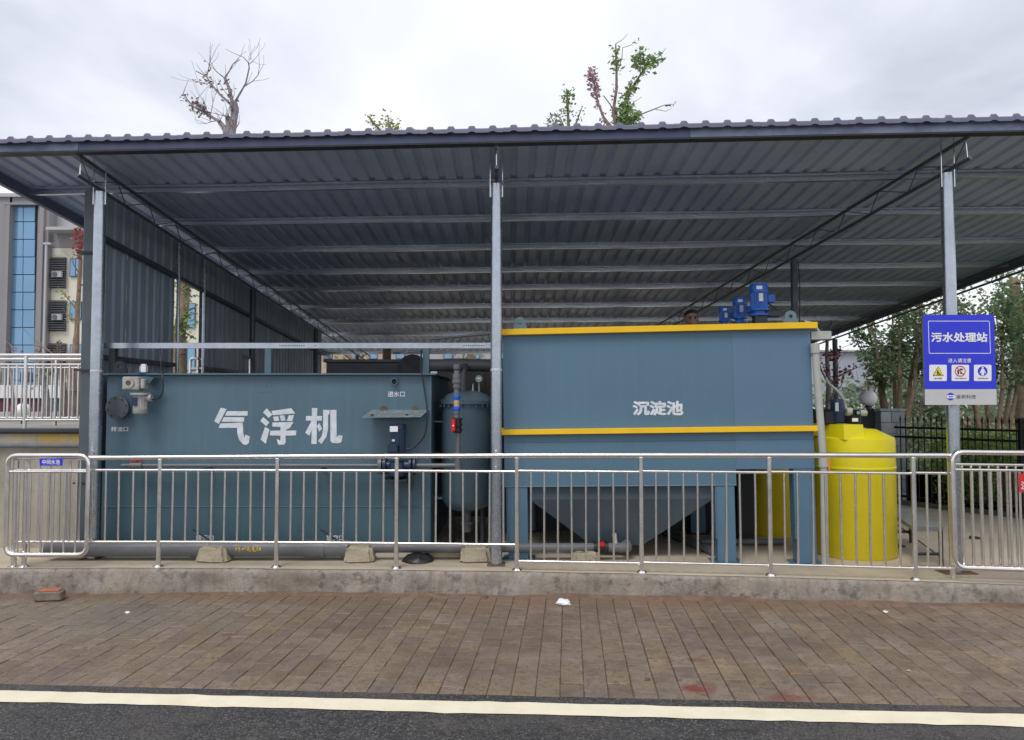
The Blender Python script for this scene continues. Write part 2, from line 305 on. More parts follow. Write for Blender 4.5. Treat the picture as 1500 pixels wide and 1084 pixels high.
# ------------------------------------------------------------------ lettering helpers
def text_mesh(s):
    cu = bpy.data.curves.new('lettering', 'FONT'); cu.body = s; cu.size = 1; cu.resolution_u = 3
    o = bpy.data.objects.new('lettering_tmp', cu); col.objects.link(o)
    dg = bpy.context.evaluated_depsgraph_get(); dg.update()
    me = bpy.data.meshes.new_from_object(o.evaluated_get(dg)); bpy.data.objects.remove(o)
    return me
def text_on(s, box, plane, parent, m, bold=.015, off=.003, name='lettering'):
    """lettering fitted to a pixel box (x0,y0,x1,y1) on plane (point, outward normal); bold = strokes widened by shifted layers"""
    me = text_mesh(s); base = [v.co.copy() for v in me.vertices]; fs = [tuple(p.vertices) for p in me.polygons]
    k = 1 if bold <= 0 else 8; mb = MB(); zs = []
    for i in range(k):
        a = 2*math.pi*i/k; d = Vector((math.cos(a)*bold, math.sin(a)*bold, 0)) if bold > 0 else Vector()
        mb.add([v+d for v in base], fs); zs += [i*.00012]*len(base)
    xs = [v.x for v in mb.v]; ys = [v.y for v in mb.v]; x0, x1, y0, y1 = min(xs), max(xs), min(ys), max(ys)
    p, n = plane; TL = on_plane(box[0], box[1], p, n); TR = on_plane(box[2], box[1], p, n); BL = on_plane(box[0], box[3], p, n)
    mb.v = [TL + (TR-TL)*((v.x-x0)/(x1-x0)) + (BL-TL)*((y1-v.y)/(y1-y0)) + n*(off+z) for v, z in zip(mb.v, zs)]
    Mi = ROOTM[parent].inverted(); o_me = bpy.data.meshes.new(name); o_me.from_pydata([tuple(Mi @ v) for v in mb.v], [], mb.f); o_me.materials.append(m)
    o = bpy.data.objects.new(name, o_me); col.objects.link(o); o.parent = parent; ROOTM[o] = ROOTM[parent]
    return o
def polys_on(polys, f, plane, parent, m, off=.003, name='lettering'):
    mb = MB(); p, n = plane
    for q in polys: mb.poly([on_plane(*f(*c), p, n)+n*off for c in q])
    return mb.build(name, m, parent, smooth=False)
def ngon(cx, cy, r, k=24, a0=0): return [(cx+r*math.cos(a0+2*math.pi*i/k), cy+r*math.sin(a0+2*math.pi*i/k)) for i in range(k)]

# ================================================================== THE SETTING
A = RAD(4.2); TA = math.tan(A)
E1 = Vector((math.cos(A), -math.sin(A), 0)); E2 = Vector((math.sin(A), math.cos(A), 0))
def Fy(X): return 6.96 - .074*X - .0095*X*X if abs(X) < 6 else 6.96 - .074*X - .0095*(12*abs(X)-36)   # line of the railing
def SZ(X): return -.200 + .007*X                                  # street level
SP, SN = Vector((0, 0, -.200)), Vector((-.007, 0, 1)).normalized()
g = MB().add([(-300,-60,-.62),(300,-60,-.62),(300,500,-.62),(-300,500,-.62)], [(0,1,2,3)]).build('ground', earth); struct(g)
l0, l1 = on_plane(0, 1020, SP, SN), on_plane(1500, 1056, SP, SN)
ld = (l1-l0).normalized(); ln_ = Vector((-ld.y, ld.x, 0)).normalized()
def strip(a, b, ext=26, dz=0.):
    p0 = l0 - ld*ext; p1 = l1 + ld*ext
    q = [p0+ln_*a, p1+ln_*a, p1+ln_*b, p0+ln_*b]
    return [Vector((v.x, v.y, SZ(v.x)+dz)) for v in q]
road = struct(MB().add(strip(-14, .19), [(0,1,2,3)]).build('road', asph))
mb = MB(); n = 520; b0 = strip(-.075, .077, 26, .004)   # slightly ragged painted line
for i in range(n+1):
    t = i/n; a = b0[0].lerp(b0[1], t); b = b0[3].lerp(b0[2], t)
    mb.v += [a - ln_*abs(random.gauss(0, .009)), b + ln_*abs(random.gauss(0, .005))]
mb.f += [(2*i, 2*i+2, 2*i+3, 2*i+1) for i in range(n)]
road_line = mb.build('road_marking', linem, None, smooth=False); struct(road_line)
# footway of clay pavers: bed sheet + every paver
foot = MB().add(strip(.17, 4.2, 20, -.0085), [(0,1,2,3)]).build('footway', sandm); struct(foot)
PW, PL = .146, .222
def paver_mesh(nm, L, seed):
    rr = random.Random(seed); b = .0035; x, y = PW/2-.0021, L/2-.0022
    j = lambda: rr.uniform(-.002, .002)
    q = [(-x+j(), -y+j()), (x+j(), -y+j()), (x+j(), y+j()), (-x+j(), y+j())]
    vs = [(a, c, -.05) for a, c in q] + [(a, c, -.004) for a, c in q] + [(a*(1-b/x), c*(1-b/y), rr.uniform(-.0008, .0008)) for a, c in q]
    fs = [(4,5,6,7)]
    fs = [(8,9,10,11)] + [(i, (i+1) % 4, 4+(i+1) % 4, 4+i) for i in range(4)] + [(4+i, 4+(i+1) % 4, 8+(i+1) % 4, 8+i) for i in range(4)]
    mb = MB(); mb.add(vs, fs); me = mb.mesh(nm, False); me.materials.append(paverm); return me, mb
PAV = [paver_mesh('brick', PL, i) for i in range(5)]; HALF = [paver_mesh('brick', PL/2, 50+i) for i in range(3)]
orgp = l0 + ln_*.185; spots = []
ang = math.atan2(ld.y, ld.x)
for ci in range(-40, 92):
    u = (ci+.5)*PW; vv = 0; half = ci % 2 == 0; k = 0
    while vv < 2.8:
        L = PL/2 if (half and k == 0) else PL
        p = orgp + ld*u + ln_*(vv+L/2); k += 1
        if p.y < Fy(p.x)+.05 and -9 < p.x < 9: spots.append((p.x, p.y, L, half and k == 1))
        vv += L
spots.sort(key=lambda s: (abs(s[0]/s[1]) > .70, s[0]**2+s[1]**2))
rest = MB()
for i, (x, y, L, hf) in enumerate(spots):
    tilt = (random.gauss(0, .006), random.gauss(0, .006)); z = SZ(x)+random.gauss(0, .0016)+.0022*math.sin(x*1.7+y)+.0018*math.sin(y*2.9-x*.8); me, pm = random.choice(HALF if hf else PAV)
    if i < 300: inst('brick', me, foot, (x, y, z), (tilt[0], tilt[1], ang+random.gauss(0, .010)))
    else:
        M = Matrix.Translation((x, y, z)) @ Matrix.Rotation(ang, 4, 'Z') @ Matrix.Rotation(tilt[0], 4, 'X') @ Matrix.Rotation(tilt[1], 4, 'Y')
        rest.add([M @ v for v in pm.v], pm.f)
ro = rest.build('brick_field', paverm, foot, smooth=False); ro['kind'] = 'stuff'
for px, py, r, c_, a_, sq in ((1020, 1008, .10, (.20,.030,.022), .75, (1,1,1)), (1150, 1022, .13, (.20,.05,.035), .5, (.7,1.4,1)), (1020, 968, .06, (.14,.04,.03), .6, (.7,1.3,1)), (335, 930, .05, (.18,.04,.03), .7, (.6,1.2,1)), (1160, 985, .10, (.24,.13,.05), .45, (1,1,1)), (770, 962, .22, (.26,.22,.17), .4, (.5,2,1)), (150, 905, .8, (.20,.19,.17), .35, (.5,1.3,1))):
    stain(paverm, on_plane(px, py, SP, SN), r, c_, a_, 9, sq)
stain(paverm, Vector((-1.5, 6.95, -.20)), .42, (.19,.12,.08), .7, 1.8, (.12,1.6,1)); stain(paverm, Vector((2.0, 6.62, -.20)), .42, (.19,.12,.08), .7, 1.8, (.12,1.6,1))
# kerb + platform
def sweep_x(prof, x0, x1, n, yf):    # prof: [(dy,z)] closed
    mb = MB(); k = len(prof)
    for i in range(n+1):
        X = x0+(x1-x0)*i/n
        for dy_, z in prof: mb.v.append(Vector((X, yf(X)+dy_+(random.gauss(0, .004) if z > -.4 else 0), z+(random.gauss(0, .003) if z > -.4 else 0))))
    for i in range(n):
        for j in range(k): mb.f.append((i*k+j, i*k+(j+1) % k, (i+1)*k+(j+1) % k, (i+1)*k+j))
    mb.f += [tuple(range(k)), tuple(range(n*k+k-1, n*k-1, -1))]
    return mb
KP = [(-.10,-.5),(-.100,-.20),(-.094,-.15),(-.088,-.08),(-.085,-.03),(-.072,-.006),(-.05,.0),(.17,.0),(.17,-.5)]
kb = MB(); nk = 300; kr = random.Random(12)
def wob(X, z, k): return .010*math.sin(X*1.9+z*9+k)+.007*math.sin(X*5.3-z*14+2*k)+.004*math.sin(X*13.7+z*30)
for i in range(nk+1):
    X = -9+18*i/nk
    for j, (dy_, z) in enumerate(KP):
        act = 1 if z > -.4 and j < 7 else 0
        kb.v.append(Vector((X, Fy(X)+dy_+act*(wob(X, z, 1)*(1.6 if z < -.12 else .8)+kr.gauss(0, .0025)), z+(act*(.35*wob(X, 0, 3)*(j in (4, 5))+kr.gauss(0, .0015)) if j in (4, 5) else 0))))
k = len(KP)
for i in range(nk):
    for j in range(k): kb.f.append((i*k+j, i*k+(j+1) % k, (i+1)*k+(j+1) % k, (i+1)*k+j))
kb.f += [tuple(range(k)), tuple(range(nk*k+k-1, nk*k-1, -1))]
kerb = struct(kb.build('kerb', kerbm, ang=70))
mb = MB(); n = 160
for i in range(n+1):
    X = -9+18*i/n; mb.v += [Vector((X, Fy(X)-.050+.8*wob(X, 0, 1)*.8+random.gauss(0,.004), .004)), Vector((X, 30, .004))]
mb.f = [(2*i, 2*i+2, 2*i+3, 2*i+1) for i in range(n)]
plat = struct(mb.build('platform', conc))
soil = MB(); n = 150; rs_ = random.Random(4)
for i in range(n+1):
    X = -8.5+17*i/n; yk = Fy(X)-.088; wd = .035+.03*abs(math.sin(X*1.3))+.02*abs(math.sin(X*4.1))+abs(rs_.gauss(0,.008)); z = SZ(X)
    soil.v += [Vector((X, yk+.02, z+.014+.012*abs(math.sin(X*2.3+1)))), Vector((X, yk-wd*.5, z+.011)), Vector((X, yk-wd-.02, z-.007))]
for i in range(n): soil.f += [(3*i+j, 3*i+3+j, 3*i+4+j, 3*i+1+j) for j in range(2)]
so_l = soil.build('soil', mat('washed_soil', (.17,.105,.07), .95, 0, .3, 9, bump=.6, bscale=60, grime=(.12,.09,.07), gamt=.7, gscale=4), ang=80); tag(so_l, 'brown soil washed up along the foot of the kerb', 'soil', kind='stuff')
# terrace left with retaining wall
terr = struct(MB().box((-40, 8.25, -.6), (-4.62, 60, 1.20)).build('terrace', mat('terrace_paving', (.26,.24,.21), .9, 0, .2, 1)))
rw = thing('retaining_wall', (-9, 8.1, 0), 'stained concrete retaining wall under the terrace railing, with a pipe along it', 'wall')
xs = [-16, -12.6, -9.2, -6.05, -4.46]
for i in range(4): MB().bbox((xs[i]+.004, 8.0, -.3), (xs[i+1]-.004, 8.26, 1.215), .008).build('panel', wallm, rw)
MB().bbox((-16, 7.965, 1.217), (-4.45, 8.30, 1.262), .008).build('coping', dkpaint, rw)
MB().tube([(-16, 7.955, 1.085), (-4.5, 7.955, 1.085)], .026).build('pipe', pvc, rw)
MB().box((-4.60, 8.265, -.3), (-4.462, 30, 1.215)).build('side_panel', wallm, rw)
stain(wallm, at(85, 641, 8.0), .22, (.45,.27,.02), .7, 6, (.5,1,2.2))

# ================================================================== RAILINGS
def bar_mesh(r, L, nm='baluster', seg=10):
    m = MB().tube([(0,0,0),(0,0,L)], r, seg).mesh(nm); m.materials.append(steel); return m
def fx(px):
    X = (px-750)/FPX*7
    for _ in range(12): X = (px-750)/FPX*Fy(X)
    return X
def FP(X, Z, dy_=0.): return Vector((X, Fy(X)+dy_, Z))
def topZ(X): return 1.052 + .008*X
rail = thing('steel_railing', FP(0, 0), 'long polished stainless steel railing along the concrete kerb in front of the tanks', 'railing')
posts = [fx(p) for p in (42, 237, 408, 582, 757, 938, 1125, 1335)]
xl, xr = fx(24), fx(1392)
for X in posts:
    p = MB().tube([FP(X, 0), FP(X, topZ(X)-.02)], .0215, 14).build('post', steel, rail)
    MB().lathe([(.048,0),(.048,.008),(.034,.022),(.0225,.024)], FP(X, 0), 16).build('base_collar', steel, p); MB().lathe([(.0215,-.030),(.0245,-.026),(.0245,-.020),(.0215,-.016)], FP(X, topZ(X)), 14).build('weld_bead', plate_m, p)
segs = [xl]+posts+[xr]
MB().tube([FP(X, topZ(X)) for X in segs], .0235, 14).build('top_rail', steel, rail)
for i in range(len(segs)-1):
    a, b = segs[i], segs[i+1]; zb = .236 if i < 5 else .088+.008*(i-5); zm = .905+.006*max(0, i-4)
    MB().tube([FP(a, zm), FP(b, zm)], .0125, 12).build('middle_rail', steel, rail)
    MB().tube([FP(a, zb), FP(b, zb)], .0125, 12).build('bottom_rail', steel, rail)
    k = 0 if i == 0 else (2 if i == len(segs)-2 else (9 if i in (1, 7) else 8))
    for j in range(k):
        X = a+(b-a)*(j+1)/(k+1) + random.gauss(0, .003)
        p0 = Vector(FP(a, zb)).lerp(FP(b, zb), (X-a)/(b-a))
        key = round(zm-zb, 2); me = MATS.setdefault('bal%s' % key, None) or bar_mesh(.0100, key)
        MATS['bal%s' % key] = me; inst('baluster', me, rail, p0, (random.gauss(0, .004), random.gauss(0, .004), 0))
def gate(nm, label, pxs, ztop, zbot, dy_, nb, post_px=(), w_open=False):
    a, b = fx(pxs[0]), fx(pxs[1])
    g = thing(nm, FP(a, 0), label, 'gate')
    P = lambda X, Z: Vector((X, Fy(a)+(Fy(b)-Fy(a))*(X-a)/(b-a)+dy_, Z))
    loop = fillet([P((a+b)/2, ztop), P(a, ztop), P(a, zbot), P(b, zbot), P(b, ztop), P((a+b)/2, ztop)], .09, 7)
    MB().tube(loop, .0225, 14, False).build('frame', steel, g)
    MB().tube([P(a, ztop-.15), P(b, ztop-.15)], .0125, 12).build('middle_rail', steel, g)
    me = bar_mesh(.0100, ztop-.15-zbot)
    for j in range(nb): inst('baluster', me, g, P(a+(b-a)*(j+1)/(nb+1), zbot))
    for q in post_px:
        X = fx(q); pp = MB().tube([P(X, 0), P(X, ztop-.1)], .026, 12).build('post', steel, g)
        MB().lathe([(.05,0),(.05,.01),(.03,.02)], P(X, 0), 16).build('base_collar', steel, pp)
    return g, P
gl, GP = gate('railing_gate', 'rounded steel railing gate with a small blue plate, beside the retaining wall', (20, 137), 1.045, .125, -.05, 6)
X = fx(27); pp = MB().tube([FP(X, 0), FP(X, 1.0)], .026, 12).build('post', steel, gl); MB().lathe([(.05,0),(.05,.01),(.03,.02)], FP(X, 0), 16).build('base_collar', steel, pp)
gr, GP2 = gate('railing_gate', 'rounded steel railing gate with a red notice, in front of the blue sign column', (1388, 1640), 1.115, .13, -.05, 17)
me = bar_mesh(.0100, .8)
for j in range(6): inst('baluster', me, gl, FP(fx(46+j*15), .236))
gb = thing('steel_railing', FP(fx(1400), 0, .12), 'short steel railing bay standing behind the gate that carries the red notice', 'railing')
for Z, r in ((1.0, .0125), (.115, .0125)): MB().tube([FP(fx(1396), Z, .09), FP(fx(1640), Z, .09)], r, 12).build('rail', steel, gb)
me = bar_mesh(.0100, .885)
for j in range(17): inst('baluster', me, gb, FP(fx(1402+j*13.2), .115, .09))
for q in (1398, 1636): MB().tube([FP(fx(q), 0, .09), FP(fx(q), 1.02, .09)], .022).build('post', steel, gb)
# small plates hung on the gates
def plate(nm, label, box, Y, m, txts):
    c = at((box[0]+box[2])/2, box[3], Y); t = thing(nm, c, label, 'sign')
    q = [at(box[0], box[1], Y), at(box[2], box[1], Y), at(box[2], box[3], Y), at(box[0], box[3], Y)]
    MB().poly(q, (0, .004, 0)).build('board', m, t, smooth=False)
    for s, b, bold in txts: text_on(s, b, (Vector((0, Y, 0)), Vector((0,-1,0))), t, signwhite, bold)
    return t
plate('plate_sign', 'small blue plate with white characters hung on the rounded gate beside the retaining wall', (58, 671.5, 91.5, 682), 6.95, signblue, [('中间水池', (62, 673, 88, 680.5), .02)])
plate('notice_sign', 'red notice with white marks hung on the gate by the blue sign column', (1493, 694, 1522, 721), 6.30, signred, [('注意', (1495, 705, 1519, 717), .02)])
# terrace railings
def terrace_rail(label, Y, zoff, x0, x1, n, post_every):
    t = thing('terrace_railing', (x1, Y, 1.26), label, 'railing'); z = 1.26+zoff
    for dz, r in ((.79, .020), (.69, .012), (.09, .013)): MB().tube([(x0, Y, z+dz), (x1, Y, z+dz)], r, 12).build('rail', steel, t)
    me = bar_mesh(.0100, .60); mp = bar_mesh(.020, .79, 'post')
    for j in range(n):
        X = x1-(x1-x0)*j/n
        if j % post_every == post_every-1: inst('post', mp, t, (X, Y, z))
        else: inst('baluster', me, t, (X, Y, z+.09))
    return t
terrace_rail('stainless railing on the edge of the terrace, above the retaining wall', 8.12, 0, -6.4, -4.50, 20, 9)
terrace_rail('second stainless railing further back on the terrace, behind the front one', 9.0, .005, -7.2, -4.75, 24, 8)
t = thing('terrace_gate', (-4.9, 10.6, 1.2), 'pair of rounded white railing frames on the terrace seen through the wall opening', 'railing')
for x0 in (258-25, 279):
    a, b = at(x0, 525, 10.6), at(x0+18, 525, 10.6)
    MB().tube(fillet([(a.x, 10.6, 1.2), (a.x, 10.6, a.z), (b.x, 10.6, a.z), (b.x, 10.6, 1.2)], .06, 5), .022).build('frame', steel, t)
    MB().tube([(a.x, 10.6, a.z-.14), (b.x, 10.6, a.z-.14)], .016).build('rail', steel, t)

# ================================================================== CANOPY SHED
S_, ZR = .07, 4.01
def Yf(X): return 6.78 - .062*(X+.15)
def R(X, v, w_=0.): return Vector((X, Yf(X)+v, ZR - S_*v + w_))
XL, XR, VB = -5.40, 7.56, 15.2
shed = thing('canopy_shed', (0, 7, 0), 'open steel canopy shed with ribbed grey roof, round columns and one ribbed side wall', 'shed')
pitch, ns = .19, 4
def rib_profile(x0, nrib, p=pitch, h=.030, ov=.0):
    pr = []
    for i in range(nrib):
        c = x0+(i+.5)*p
        pr += [(x0+i*p, 0.), (c-.042, 0.), (c-.022, h), (c+.022, h), (c+.042, 0.)]
    pr.append((x0+nrib*p+ov, 0.)); return pr
nsh = int(round((XR-XL)/(pitch*ns)))
for i in range(nsh):
    x0 = XL+i*pitch*ns; pr = rib_profile(x0, ns, ov=.025); mb = MB(); k = len(pr)
    rows = [(-.072, .006), (-.05, .006), (.6, .006), (4, .006), (9, .006), (VB, .006)]
    ph = 0; lift = .0025*(i % 2)
    for (v, dz) in rows:
        for (x, h) in pr:
            mb.v.append(R(x, v, h*(1.0 if dz >= 0 else .75) + dz + lift + .004*math.sin(v*.9+ph)*(v > 0)))
    for a in range(len(rows)-1):
        for b in range(k-1): mb.f.append((a*k+b, a*k+b+1, (a+1)*k+b+1, (a+1)*k+b))
    sh_o = mb.build('roof_sheet', sheet, shed, smooth=False)
    mb = MB(); pr = []
    for q in range(ns):
        c = x0+(q+.5)*pitch; pr += [(x0+q*pitch, 0), (c-.036, 0), (c-.026, .013), (c-.013, .023), (c, .026), (c+.013, .023), (c+.026, .013), (c+.036, 0)]
    pr.append((x0+ns*pitch-.002, 0)); k = len(pr)
    for v, dz, sc_ in ((-.068, .012, 1), (-.078, .010, 1), (-.080, .0, 1), (-.080, -.030, .5), (-.074, -.030, .5)):
        for x, h in pr: mb.v.append(R(x, v, h*sc_+dz+lift))
    for a in range(4):
        for b in range(k-1): mb.f.append((a*k+b, a*k+b+1, (a+1)*k+b+1, (a+1)*k+b))
    mb.build('eave_trim', trimm, sh_o, smooth=False)
def bar_R(xa, xb, v0, v1, w0, w1, name, m, par=None):
    P = [R(xa, v0, w0), R(xb, v0, w0), R(xb, v1, w0), R(xa, v1, w0), R(xa, v0, w1), R(xb, v0, w1), R(xb, v1, w1), R(xa, v1, w1)]
    return MB().hexa(P).build(name, m, par or shed, smooth=False)
for a, b, m in ((XL, -4.10, fascl), (-4.10, 1.6, fasc), (1.6, XR, fascl)):
    f = bar_R(a+.002, b-.002, -.02, .03, -.088, .004, 'fascia', m)
    bar_R(a+.002, b-.002, -.024, .06, -.106, -.090, 'lower_lip', dkpaint, f)
for v in (1.19, 2.37, 3.66, 4.97, 6.22, 7.83, 9.46, 11.2, 12.9, 14.6):
    mb = MB(); prof = [(0,0),(.045,0),(.045,-.018),(.041,-.018),(.041,-.004),(.004,-.004),(.004,-.076),(.041,-.076),(.041,-.062),(.045,-.062),(.045,-.080),(0,-.080)]
    nx = 26; k = len(prof); ph = random.uniform(0, 6)
    for i in range(nx+1):
        X = XL+.06+(XR-XL-.12)*i/nx; sg = -.006*abs(math.sin((X+4)*.78))+.003*math.sin(X*2+ph)
        for (a, c) in prof: mb.v.append(R(X, v-a+.03*0, c+sg))
    for i in range(nx):
        for j in range(k): mb.f.append((i*k+j, i*k+(j+1) % k, (i+1)*k+(j+1) % k, (i+1)*k+j))
    mb.build('purlin', purl, shed, smooth=True, ang=20)
for X, w in ((XL, 1), (XR, -1)):   # edge flashings
    P = lambda v, dx_, w_: R(X+dx_, v, w_)
    mb = MB()
    for w0, w1, a0, a1 in ((-.13, .05, 0, .004*w), (.046, .05, 0, .16*w), (-.13, -.126, 0, .05*w)):
        q = [P(-.08, a0, w0), P(-.08, a1, w0), P(VB, a1, w0), P(VB, a0, w0), P(-.08, a0, w1), P(-.08, a1, w1), P(VB, a1, w1), P(VB, a0, w1)]
        mb.hexa(q)
    mb.build('edge_flashing', flashm, shed, smooth=False)
TX = [lambda Y: -4.135, lambda Y: -.0208*Y, lambda Y: 4.06-.088*(Y-6.475), lambda Y: 7.25]
def TP(k, v, w_):
    X = TX[k](8)
    for _ in range(4): X = TX[k](Yf(X)+v)
    return R(X, v, w_)
for k in range(4):
    VE = 14.9; tr = MB().tube([TP(k, .03 if k != 3 else .3, -.104), TP(k, VE, -.104)], .0175).build('truss_top_chord', dchord if k != 1 else galv, shed)
    lo = MB().tube([TP(k, .03 if k != 3 else .3, -.305), TP(k, VE, -.305)], .0175).build('truss_bottom_chord', dchord, tr)
    pts = [TP(k, .08, -.12)]; v = .08; up = True
    st = .50
    while v < VE-.4:
        v += st*(.35 if up else 1.0) if True else 0; up = not up
        pts.append(TP(k, v, -.298 if not up else -.11))
    MB().tube(pts, .006, 6).build('truss_web', dchord, tr)
    MB().tube([TP(k, .09, -.12), TP(k, .07, -.30)], .007, 6).build('end_strut', steel, tr)
def column(k, v, r=.056, m=galv, straps=True, base=True):
    p = TP(k, v, -.327); c = MB().tube([(p.x, p.y, 0), p], r, 20).build('column', m, shed)
    if base:
        bw = .15 if p.x > 2 else .085; MB().bbox((p.x-bw, p.y-.09, 0.0), (p.x+bw, p.y+.09, .012), .003).build('base_plate', rust, c)
    MB().lathe([(r*1.02, 0), (r*1.05, .012), (r*1.02, .024)], (p.x, p.y, 1.84), 20).build('weld_ring', plate_m, c)
    if straps:
        for s in (-1, 1):
            MB().tube([(p.x+s*(r+.004), p.y-.02, p.z-.13), (p.x+s*(r+.004), p.y-.02, p.z+.34)], .006, 6).build('strap_rod', steel, c)
    return c
column(0, .44); column(1, .42); column(2, .35)
for k, v in ((0, 4.9), (0, 8.75), (0, 13), (1, 14.2), (2, 3.40), (2, 14.2), (3, 10.5), (3, .5), (3, 14.6)): column(k, v, .045 if k != 3 else .055, dchord, False)
# left ribbed wall at X=-4.35 with corner post, girts and an opening
XW = -4.42
def wz(Y, w_): return ZR - S_*(Y-Yf(XW)) + w_
def wall_sheet(ya, yb, z0=None, top=-.10, bot=None):
    n = max(1, round((yb-ya)/.19)); p = (yb-ya)/n; pr = rib_profile(ya, n, p, .024); mb = MB(); kk = len(pr)
    for lo_ in (True, False):
        for y, h in pr:
            z = (bot if z0 is None else z0) if lo_ and z0 is not None else (wz(y, bot) if lo_ else wz(y, top))
            mb.v.append(Vector((XW-h, y, z)))
    mb.f = [(i, i+1, kk+i+1, kk+i) for i in range(kk-1)]
    return mb.build('wall_sheet', sheetw, shed, smooth=False)
for a, b in ((7.80, 8.56), (8.562, 9.32), (9.322, 9.78)): wall_sheet(a, b, 0.02)
y = 10.56
while y < 17.3: wall_sheet(y, y+.758, 0.02); y += .76
wall_sheet(9.782, 10.558, None, -.10, -.62)
for wv in (-.62,):
    for a, b in ((7.75, 17.4),):
        P = lambda y_, dx_, w_: Vector((XW+dx_, y_, wz(y_, w_)))
        MB().hexa([P(a,.012,wv-.05), P(a,.07,wv-.05), P(b,.07,wv-.05), P(b,.012,wv-.05), P(a,.012,wv), P(a,.07,wv), P(b,.07,wv), P(b,.012,wv)]).build('girt', dchord, shed, smooth=False)
for zg in (2.0,):
    for a, b in ((7.8, 9.73), (10.6, 17.4)): MB().box((XW+.012, a, zg), (XW+.06, b, zg+.05)).build('girt', dchord, shed, smooth=False)
for yy, m in ((9.76, galv), (10.58, galv)): MB().tube([(XW+.06, yy, 0), (XW+.06, yy, wz(yy, -.15))], .022).build('wall_post', m, shed)
pz = 3.72
cp = MB().bbox((-4.385, 7.62, 0), (-4.275, 7.73, pz), .006).build('corner_post', cornerp, shed)
MB().box((-4.44, 7.60, 1.86), (-4.27, 7.76, 1.88)).build('splice_plate', dkpaint, cp); MB().box((-4.44, 7.60, 3.06), (-4.27, 7.76, 3.085)).build('splice_plate', dkpaint, cp)
MB().box((-4.43, 7.61, .72), (-4.28, 7.75, .735)).build('splice_plate', dkpaint, cp)

# ================================================================== FLOTATION TANK (left)
YT = 7.75; PT1 = (Vector((0, YT, 0)), Vector((0, -1, 0)))
a0, a1 = at(157, 548, YT), at(632, 548, YT); X0, X1 = a0.x, a1.x; ZT = at(400, 549, YT).z; YB = 9.85
t1 = thing('flotation_tank', ((X0+X1)/2, YT, 0), 'long teal steel flotation tank with large white characters', 'tank')
zs = at(400, 690, YT).z
MB().bbox((X0, YT, zs), (X1, YB, ZT-.004), .004).build('shell', tank1, t1)
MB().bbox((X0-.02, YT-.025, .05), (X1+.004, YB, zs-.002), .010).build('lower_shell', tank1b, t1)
MB().box((X0+.03, YT+.05, .0), (X1-.03, YB-.05, .049)).build('base_frame', dkpaint, t1)
rim = MB(); rz = ZT
rim.bbox((X0-.03, YT-.055, rz-.004), (X1+.05, YT+.02, rz+.014), .003); rim.bbox((X1-.02, YT+.021, rz-.004), (X1+.05, YB, rz+.014), .003)
rim.bbox((X0-.03, YT+.021, rz-.004), (X0+.02, YB, rz+.014), .003)
rim.build('rim', tank1, t1)
zb = at(400, 742, YT).z; MB().tube([(X0-.01, YT-.026, zb), (X1, YT-.026, zb)], .005, 6).build('weld_seam', tank1b, t1)
MB().tube([(X1-.004, YT, .06), (X1-.004, YT, ZT-.01)], .006, 6).build('corner_weld', lugm, t1)
for px in (393, 624): # guard bar on stub posts
    p = at(px, 548, YT+.1); MB().box((p.x-.032, YT+.08, rz+.014), (p.x+.032, YT+.14, rz+.30)).build('guard_post', tank1, t1, smooth=False)
p = at(165, 548, YT+.1); MB().box((p.x-.032, YT+.08, rz+.014), (p.x+.03, YT+.14, rz+.30)).build('guard_post', dkpaint, t1, smooth=False)
ga, gb_ = at(151, 503, YT+.1), at(719, 503, YT+.1)
bar = MB().bbox((ga.x, YT+.075, ga.z-.055), (gb_.x, YT+.085, ga.z+.005), .002); bar.bbox((ga.x, YT+.086, ga.z-.003), (gb_.x, YT+.14, ga.z+.005), .002)
bar = bar.build('guard_bar', galv, t1)
for c0, n in ((410, 12), (462, 1), (680, 10)):
    for i in range(n):
        q = at(c0+i*3.2, 506.3, YT+.075); MB().tube([(q.x-.006, YT+.0745, q.z), (q.x+.006, YT+.0745, q.z)], .0045, 6).build('slot', dkpaint, bar)
# big stencilled characters
CH = [[(160,118),(220,130),(140,280),(95,252)], [(222,152),(430,152),(427,197),(203,197)], [(192,212),(395,213),(393,258),(168,258)],
 [(155,275),(380,265),(383,300),(385,370),(398,420),(405,385),(452,405),(440,470),(415,490),(380,480),(345,440),(328,390),(322,318),(140,320)],
 [(620,122),(675,185),(640,220),(582,165)], [(585,210),(645,265),(615,302),(555,250)], [(603,308),(648,335),(610,478),(557,435)], [(668,150),(865,122),(905,175),(680,193)],
 [(682,207),(735,202),(745,248),(692,252)], [(748,195),(795,193),(808,245),(762,252)], [(840,193),(892,190),(875,252),(818,250)],
 [(675,265),(887,260),(850,320),(808,340),(808,345),(915,345),(912,393),(808,397),(808,470),(790,487),(735,487),(717,430),(755,445),(757,397),(650,393),(655,348),(757,345),(757,310),(675,305)],
 [(1070,120),(1125,122),(1122,200),(1172,200),(1168,247),(1120,247),(1118,480),(1065,480),(1068,340),(1045,397),(1003,368),(1060,262),(1065,247),(1010,245),(1012,200),(1070,200)],
 [(1145,270),(1172,330),(1142,357),(1120,300)], [(1182,138),(1248,140),(1245,185),(1232,185),(1232,330),(1215,410),(1165,480),(1132,448),(1170,400),(1182,330)],
 [(1255,140),(1315,138),(1318,415),(1335,390),(1378,398),(1365,460),(1340,472),(1275,470),(1255,450)]]
for cs in (CH[:4], CH[4:12], CH[12:]): polys_on(cs, lambda x, y: (300+x/6.818, 580+y/6.818), PT1, t1, white)
for s, b in (('进水口', (568, 573, 593, 581.5)), ('排渣口', (163, 625, 188, 632)), ('排污口', (287, 783.5, 313, 792.5)), ('放空口', (478, 783.5, 504, 792))): text_on(s, b, PT1 if b[1] < 700 else (Vector((0, YT-.025, 0)), Vector((0, -1, 0))), t1, white, .022)
